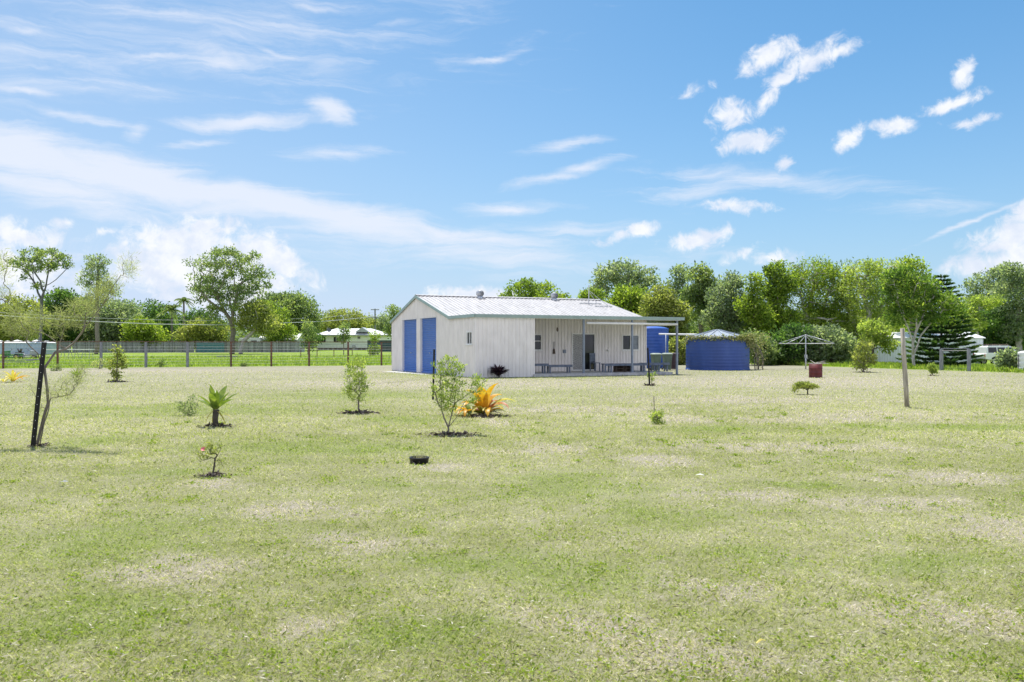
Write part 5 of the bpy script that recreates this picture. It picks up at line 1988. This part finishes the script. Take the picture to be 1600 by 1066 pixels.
def far_house():
    D = 178.0
    x, y, z = gd(550, D)
    t = thing('far_house', 'pale weatherboard house on stumps with a white hip roof, far beyond the fence', 'house', (x, y, z))
    s = D / F
    X = lambda px: (px - 550) * s
    Z = lambda py: zt(py, D) - z
    x0, x1, dp = X(495), X(604), 8.0
    zb, ze, zr = Z(544), Z(523.5), Z(512.8)
    m = MB()
    n = 16
    for i in range(n):                                   # weatherboards
        a, b = zb + (ze - zb) * i / n, zb + (ze - zb) * (i + 1) / n
        m.prism([(0 - .02, a), (0, b), (dp, b), (dp + .02, a)], x0, x1, 'x')
    m.build('wall', LIME, t)
    m = MB()
    ov = .7
    A = [(x0 - ov, -ov, ze), (x1 + ov, -ov, ze), (x1 + ov, dp + ov, ze), (x0 - ov, dp + ov, ze)]
    B = [(X(519), dp / 2, zr), (X(575), dp / 2, zr)]
    m.add(A + B, [(0, 1, 5, 4), (1, 2, 5), (2, 3, 4, 5), (3, 0, 4), (3, 2, 1, 0)])
    ro = m.build('roof', ROOFW, t)
    m = MB()
    # small gablet facing the viewer
    gx, gw, gz0, gz1 = X(566), X(577) - X(566), Z(519), Z(511.5)
    m.add([(gx - gw, -.2, gz0), (gx + gw, -.2, gz0), (gx, -.2, gz1), (gx - gw, dp * .5, gz0), (gx + gw, dp * .5, gz0), (gx, dp * .5, gz1)], [(0, 1, 2), (0, 2, 5, 3), (1, 4, 5, 2)])
    m.build('gablet', mat('grey_gablet', (.42, .45, .46), .6), ro)
    m = MB()
    m.box((x0 - ov - .05, -ov - .06, ze - .16), (x1 + ov + .05, -ov + .0, ze + .03))
    m.build('gutter', GREYW, ro)
    for (a, b, c, d_) in ((503, 526, 509, 534.5), (521.5, 526, 529, 534.5), (559, 526, 563, 529.5), (540, 526, 543, 530)):
        m = MB()
        m.box((X(a) - .08, -.09, Z(d_) - .08), (X(c) + .08, -.03, Z(b) + .08))
        w = m.build('window', WHITE, t)
        m = MB()
        mid = (X(a) + X(c)) / 2
        m.box((X(a), -.105, Z(d_)), (mid - .03, -.092, Z(b)))
        m.box((mid + .03, -.105, Z(d_)), (X(c), -.092, Z(b)))
        m.build('pane', GLASS, w)
    for i in range(15):
        m = MB()
        xx = x0 + .3 + (x1 - x0 - .6) * i / 14
        m.box((xx - .11, .1, 0), (xx + .11, .35, zb + .02))
        m.build('stump', GREYT, t)
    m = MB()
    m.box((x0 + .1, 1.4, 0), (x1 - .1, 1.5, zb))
    m.build('underfloor_shade', DARK, t)  # near-black sheet standing in for the shade between the stumps
    m = MB()
    m.box((X(551), -.7, 0), (X(556), -.1, zb + .55))
    m.build('side_box', GREYW, t)
    # dish on the roof
    t2 = thing('satellite_dish', 'grey satellite dish on the white roof of the far house', 'satellite dish', (x + X(513.5), y + .2, z + Z(520)), .4)
    m = MB()
    m.lathe([(0, .0), (.2, .03), (.38, .11), (.48, .2)], 20, (0, 0, 0))
    o = m.build('dish', mat('dish_grey', (.16, .17, .2), .5), t2, True)
    o.rotation_euler = (R(70), 0, 0)
    o.location = (0, 0, .55)
    m = MB()
    m.tube([(0, 0, -.4), (0, 0.05, .55)], .04, 6)
    m.build('mount', GALV, t2)
    # dark green sheet fence beside the house
    D2 = 150.0
    x, y, z = gd(574, D2)
    t3 = thing('sheet_fence', 'dark blue-green sheet metal fence between the far house and the shed', 'fence', (x, y, z))
    m = MB()
    m.ribbed(lambda q, o, zz: (q, -o, zz), 0, (640 - 574) * D2 / F, .03, zt(532.5, D2) - z, .4, .04)
    m.build('panel', mat('dark_teal_sheet', (.035, .085, .095), .5), t3)
    m = MB()
    m.box((0, -.06, zt(532.5, D2) - z), ((640 - 574) * D2 / F, .04, zt(532.2, D2) - z + .04))
    m.build('capping', mat('dark_teal_sheet', (.035, .085, .095), .5), t3)


far_house()


def small_shed():
    D = 146.0
    x, y, z = gd(405, D)
    s = D / F
    t = thing('garden_shed', 'small grey gabled shed showing over the paling fence', 'shed', (x, y, z), 0)
    w, dp = (466 - 405) * s, 4.0
    ze, zr = zt(530.5, D) - z, zt(521.5, D) - z
    gxw = (419 - 405) * s
    m = MB()
    m.box((0.05, 0, 0), (w - .05, dp, ze))
    m.add([(0.05, 0, ze), (.05, dp, ze), (.05, dp / 2, zr - .05)], [(0, 2, 1)])
    m.add([(w - .05, 0, ze), (w - .05, dp, ze), (w - .05, dp / 2, zr - .05)], [(0, 1, 2)])
    m.build('wall', GREYW, t)
    m = MB()
    for sgn in (0, 1):
        y0 = -.25 if sgn == 0 else dp + .25
        m.prism([(y0, ze - .08), (dp / 2, zr), (dp / 2, zr + .06), (y0, ze - .02)], -.2, w + .2, 'x')
    m.build('roof', ROOFW, t)
    t.rotation_euler = (0, 0, R(-6))
    # caravan and boat roof beside it
    D = 142.0
    x, y, z = gd(372, D)
    s = D / F
    t = thing('caravan', 'white caravan roof just showing over the paling fence', 'caravan', (x, y, z))
    m = MB()
    m.prism([(0, .5), (0, 2.05), (.25, 2.35), (3.4, 2.40), (3.65, 2.1), (3.65, .5)], 0, 2.1, 'y')
    m.build('body', WHITE, t, bevel=.06)
    m = MB()
    m.box((.5, -.02, 1.35), (1.5, -.004, 1.95))
    m.box((2.1, -.02, 1.35), (3.1, -.004, 1.95))
    m.build('window', GLASS, t)
    for xx in (1.9,):
        m = MB()
        m.lathe([(0, -.1), (.3, -.1), (.34, 0), (.3, .1), (0, .1)], 16, (xx, .1, .34), axis='y')
        m.build('wheel', BLACK, t)


small_shed()


def right_shed():
    # long pale shed behind the pine; gable end to the right
    a = np.array(gd(1350, 82)[:2])
    ang = R(-4)
    z = float(gz(*gd(1440, 80)[:2])) - .02
    t = thing('pale_shed', 'long pale blue-white metal shed half hidden behind the pine', 'shed', (a[0], a[1], z), ang)
    L = 11.0
    c, s = cos(ang), sin(ang)
    Dq = 80.0
    ze, zr = zt(528, Dq) - z, zt(519, Dq) - z
    dp = 6.0
    pm = mat('pale_aqua_sheet', (.70, .76, .77), .45, 0, .05, 2)
    m = MB()
    m.ribbed(lambda x, o, zz: (x, -o, zz), 0, L, .02, ze, .25, .03)
    gt = lambda yy: ze + (zr - ze) * (1 - abs(yy - dp / 2) / (dp / 2))
    m.ribbed(lambda yy, o, zz: (L + o, yy, zz), 0, dp / 2, .02, 0, .25, .03, gt)
    m.ribbed(lambda yy, o, zz: (L + o, yy, zz), dp / 2, dp, .02, 0, .25, .03, gt)
    m.ribbed(lambda yy, o, zz: (-o, yy, zz), 0, dp, .02, ze, .25, .03)
    m.ribbed(lambda x, o, zz: (x, dp + o, zz), 0, L, .02, ze, .25, .03)
    m.build('wall', pm, t)
    m = MB()
    m.prism([(-.2, ze - .05), (dp / 2, zr), (dp + .2, ze - .05), (dp + .2, ze + .02), (dp / 2, zr + .07), (-.2, ze + .02)], -.15, L + .15, 'x')
    m.build('roof', ROOFW, t)
    m = MB()
    m.box((6.2, -.05, .03), (8.6, -.035, 2.1))
    m.build('door', mat('pale_door_sheet', (.50, .58, .60), .45), t)


right_shed()


def low_left_building():
    D = 116.0
    x, y, z = gd(-20, D)
    s = D / F
    t = thing('marquee', 'pale blue low canvas shelter with white scalloped peaks at the left edge', 'marquee', (x, y, z))
    w = (72 + 20) * s
    z1 = zt(536, D) - z
    m = MB()
    m.ribbed(lambda q, o, zz: (q, -o, zz), 0, w, .0, z1, .5, .05)
    m.box((0, .05, 0), (w, 3.0, z1 - .05))
    m.build('wall', mat('pale_blue_canvas', (.40, .50, .62), .7, 0, .06, 1), t)
    m = MB()
    n = 6
    for i in range(n):
        a, b = w * i / n, w * (i + 1) / n
        h = (.45 if i % 2 == 0 else .32)
        m.add([(a, -.1, z1 + .01), (b, -.1, z1 + .01), (b, 3.1, z1 + .01), (a, 3.1, z1 + .01), ((a + b) / 2, 1.3, z1 + h)], [(0, 1, 4), (1, 2, 4), (2, 3, 4), (3, 0, 4)])
    m.build('canopy', WHITE, t)


low_left_building()

# ---------------------------------------------------------------- machines and clutter beyond the left fence
MGREEN = mat('mower_green', (.05, .20, .05), .4)
MGREY = mat('mower_grey', (.33, .35, .36), .5)


def mower(px, D, label, hood, rz, deck):
    x, y, z = gd(px, D)
    t = thing('ride_on_mower', label, 'mower', (x, y, z), rz, 'ride-on mowers by the left edge')
    m = MB()
    m.prism([(-.85, .32), (-.9, .62), (-.78, .78), (-.25, .86), (-.2, .35)], -.26, .26, 'y')
    m.build('hood', hood, t, bevel=.05)
    m = MB()
    m.prism([(-.2, .30), (-.2, .42), (.25, .44), (.3, .55), (.85, .58), (.9, .32)], -.3, .3, 'y')
    m.prism([(-.35, .12), (-.3, .24), (.35, .24), (.4, .12)], -.52, .52, 'y')
    m.build('deck', deck, t, bevel=.03)
    m = MB()
    m.box((.32, -.22, .6), (.72, .22, .7))
    m.prism([(.68, .68), (.82, 1.05), (.9, 1.05), (.78, .68)], -.22, .22, 'y')
    m.build('seat', BLACK, t, bevel=.03)
    m = MB()
    m.tube([(-.15, 0, .8), (.0, 0, 1.02)], .02, 6)
    m.lathe([(.15, -.015), (.17, 0), (.15, .015), (.13, 0)], 18, (.02, 0, 1.03), closed=True)
    m.build('steering_wheel', BLACK, t)
    for (xx, r) in ((-.6, .2), (.55, .27)):
        for yy in (-.4, .4):
            m = MB()
            m.lathe([(0, -.1), (r * .7, -.1), (r, -.07), (r, .07), (r * .7, .1), (0, .1)], 18, (xx, yy, r), axis='y')
            w = m.build('wheel', BLACK, t)
            m = MB()
            m.lathe([(0, -.112), (r * .5, -.112), (r * .5, .112), (0, .112)], 12, (xx, yy, r), axis='y')
            m.build('rim', ST_YELLOW, w)


mower(19, 84, 'green ride-on mower parked beyond the fence post at the left edge', MGREEN, R(8), MGREEN)
mower(43, 86, 'grey and green ride-on mower parked right of the green one', MGREY, R(-160), MGREY)
x, y, z = gd(118, 86)
t = thing('trestle_table', 'long pale trestle table standing in the paddock grass', 'table', (x, y, z), R(6))
m = MB()
m.box((-3.1, -.4, .93), (1.7, .4, 1.0))
m.build('table_top', WHITE, t)
for xx in (-2.9, -1.8, -1.2, -.5, .1, .8, 1.5):
    m = MB()
    m.bar((xx - .15, -.3, 0), (xx, -.1, .93), .045)
    m.bar((xx + .12, .3, 0), (xx, .1, .93), .045)
    m.build('leg', GREYW, t)
x, y, z = gd(25, 66)
t = thing('plank_pile', 'loose pile of grey planks and scrap in the grass at the left edge', 'planks', (x, y, z))
rng = random.Random(2)
for k in range(9):
    m = MB()
    a = rng.uniform(-.5, .4)
    cx, cy, L = rng.uniform(-1.2, 1.4), rng.uniform(-.3, .5), rng.uniform(.6, 1.5)
    zz = .06 + .05 * k * .6
    m.bar((cx - L * cos(a) / 2, cy - L * sin(a) / 2, zz), (cx + L * cos(a) / 2, cy + L * sin(a) / 2, zz + rng.uniform(-.02, .1)), .16, .05)
    m.build('plank', [GREYT, MGREY, DARK][k % 3] if k % 3 < 2 else GREYT, t)
x, y, z = gd(355, 92)
t = thing('timber_beam', 'single grey timber beam lying flat in the paddock grass', 'beam', (x, y, z), R(3))
m = MB()
m.box((-1.15, -.12, .10), (1.15, .12, .24))
m.box((-.9, -.2, 0), (-.75, .2, .10))
m.box((.75, -.2, 0), (.9, .2, .10))
m.build('beam', GREYT, t)


def power_lines():
    D = 205.0
    x, y, z = gd(586, D)
    t = thing('power_pole', 'tall timber power pole with two crossarms above the far house', 'power pole', (x, y, z))
    s = D / F
    h = zt(482.5, D) - z
    m = MB()
    m.tube([(0, 0, 0), (0, 0, h)], [.24, .17], 8)
    m.build('pole', GREYT, t)
    for zz, w in ((h - .25, 1.0), (zt(496, D) - z, .75)):
        m = MB()
        m.box((-w, -.1, zz - .09), (w, -.0, zz + .09))
        a = m.build('crossarm', GREYT, t)
        m = MB()
        for q in (-.9, -.45, .45, .9):
            m.lathe([(0, 0), (.07, .02), (.07, .2), (0, .24)], 8, (w * q, -.05, zz + .09))
        m.build('insulator', WHITE, a)
    # wires from the pole to the left
    def wire(pts, r, label):
        W0 = [np.array((*gd(px, d)[:2], zt(py, d))) for px, py, d in pts]
        base = W0[0]
        t2 = thing('power_line', label, 'power line', tuple(base), 0, 'overhead power lines')
        m = MB()
        P = []
        for a, b in zip(W0[:-1], W0[1:]):
            for k in range(8):
                P.append(a + (b - a) * k / 8 - base)
        P.append(W0[-1] - base)
        m.tube(P, r, 5)
        m.build('cable', mat('pale_cable', (.50, .50, .50), .5), t2)
    wire([(586, 495, 204), (510, 502, 170), (440, 505, 140), (330, 508, 118), (240, 506.5, 108), (155, 503, 100), (60, 497, 94), (-80, 488, 88)], .05, 'thicker pale overhead cable running from the pole to the left edge')
    wire([(586, 488, 204), (500, 497, 172), (430, 499.5, 142), (330, 501, 120), (240, 500, 110), (150, 497, 102), (60, 492, 96), (-80, 484, 90)], .022, 'thin upper overhead wire running from the pole to the left edge')


power_lines()


def ute():
    D = 80.0
    x, y, z = gd(1566, D)
    t = thing('utility_vehicle', 'white utility vehicle with canopy and roof rack parked beside the pale shed', 'vehicle', (x, y, z), R(6))
    W = mat('white_car_paint', (.72, .74, .76), .25, 0, .03, 2, spec=.6)
    # side profile, rear at -x
    L = 4.6
    prof = [(-2.25, .55), (-2.3, .95), (-2.18, 1.08), (-2.1, 1.66), (-1.95, 1.76), (.1, 1.78), (.35, 1.72), (.95, 1.16), (2.05, 1.04), (2.25, .85), (2.28, .5)]
    low = [(1.85, .42), (1.78, .66), (1.5, .8), (1.2, .66), (1.1, .40), (-.95, .40), (-1.05, .66), (-1.35, .8), (-1.63, .66), (-1.72, .45)]
    m = MB()
    poly = prof + low
    hw = .9
    vs = []
    for yy, k in ((-hw, 1), (hw, 1)):
        for a, b in poly:
            inset = max(0, (b - 1.05)) * .22
            vs.append((a, yy - math.copysign(inset, yy), b))
    n = len(poly)
    m.add(vs, [tuple(range(n)), tuple(range(n, 2 * n))[::-1]] + [((i + 1) % n, i, n + i, n + (i + 1) % n) for i in range(n)])
    m.build('body', W, t, bevel=.03)
    for side in (-1, 1):
        for (a, b, c, d) in ((-2.0, -1.15, -1.95, -1.15), (-1.05, -.3, -1.05, -.3), (-.2, .72, -.2, .36)):
            m = MB()
            q = lambda xx, zz: (xx, side * (hw + .006 - max(0, zz - 1.05) * .22), zz)
            m.add([q(a, 1.13), q(b, 1.13), q(d, 1.62), q(c, 1.62)], [(0, 1, 2, 3)] if side < 0 else [(3, 2, 1, 0)])
            m.build('side_window', GLASS, t)
        for xx in (-1.35, 1.5):
            m = MB()
            m.lathe([(.24, -.11), (.33, -.11), (.37, -.07), (.37, .07), (.33, .11), (.24, .11)], 24, (xx, side * .80, .37), axis='y', closed=True)
            w = m.build('wheel', BLACK, t)
            m = MB()
            m.lathe([(0, -.09), (.24, -.10), (.24, .10), (0, .09)], 16, (xx, side * .80, .37), axis='y')
            m.build('rim', GALV, w)
        m = MB()
        m.box((-2.31, side * .82 - .05, .78), (-2.26, side * .82 + .05, 1.05))
        m.build('tail_light', mat('red_lens', (.45, .02, .02), .3), t)
    m = MB()
    m.box((-2.45, -.8, .42), (-2.28, .8, .54))
    m.build('bumper', BLACK, t)
    m = MB()
    for yy in (-.55, .55):
        m.bar((-1.9, yy, 1.90), (.2, yy, 1.90), .04)
    for xx in (-1.8, -1.2, -.6, 0.1):
        m.bar((xx, -.58, 1.90), (xx, .58, 1.90), .04)
        m.bar((xx, -.55, 1.76), (xx, -.55, 1.90), .04)
        m.bar((xx, .55, 1.76), (xx, .55, 1.90), .04)
    m.build('roof_rack', mat('rack_red_grey', (.30, .22, .20), .5), t)


ute()
# white tank at the right edge
x, y, z = gd(1600, 48)
t = thing('white_tank', 'white ribbed water tank cut off by the right edge', 'water tank', (x + .18, y, z))
m = MB()
pr = [(0, 0)]
for i in range(49):
    pr.append((.46 + .012 * ((i // 6) % 2), .01 + 1.1 * i / 48))
pr += [(.44, 1.14), (.2, 1.2), (0, 1.21)]
m.lathe(pr, 32)
m.build('wall', WHITE, t, True)
m = MB()
m.lathe([(0, 1.19), (.12, 1.19), (.12, 1.26), (0, 1.27)], 16)
m.build('lid', mat('grey_lid', (.3, .31, .33), .5), t, True)
m = MB()
m.tube([(-.52, -.05, 0), (-.52, -.05, 1.0)], .02, 6)
m.build('pipe', BLACK, t)

# concrete strip leading to the roller doors
a = [sw(-.06, 4.6, .012), sw(-.06, 11.8, .012), sw(-2.6, 11.6, .012), sw(-2.5, 9.2, .012), sw(-.9, 5.0, .012)]
m = MB()
m.add([sw(-.06, 5.0, .0095), sw(-.06, 11.6, .0095), sw(-1.2, 11.4, .0095), sw(-.75, 5.2, .0095)], [(0, 1, 2, 3)])
o = m.build('concrete_apron', CONC)
tag(o, kind='structure')

# odds and ends lying on the grass
for px, py, L, w, ang, col, lab in ((315, 821, .04, .022, .3, MGREY, 'small pale scrap in the near grass, left of centre'), (1189, 1018, .075, .012, .5, ST_YELLOW, 'pale strip of dead leaf in the near grass at the right'),
                                    (1203, 771, .14, .02, -.1, TIMB, 'curved brown twig on the dry lawn'), (1094, 749, .10, .02, -.4, WHITE, 'white scrap lying on the dry lawn right of the pot ring'), (100, 760, .09, .06, .2, GREYT, 'grey dead leaf lying in the grass below the feathery sapling')):
    x, y, z = gp(px, py)
    m = MB()
    L, w = L * .45, w * .45
    m.add([(-L, -w, 0), (0, -w * 1.3, .012), (L, -w * .4, .004), (L * .9, w * .6, .006), (0, w, .018), (-L * .9, w * .7, .003)], [(0, 1, 4, 5), (1, 2, 3, 4)])
    o = m.build('litter', col)
    o.location = (x, y, .045)
    o.rotation_euler = (0, 0, ang)
    tag(o, lab, 'litter', 'scraps lying on the lawn')
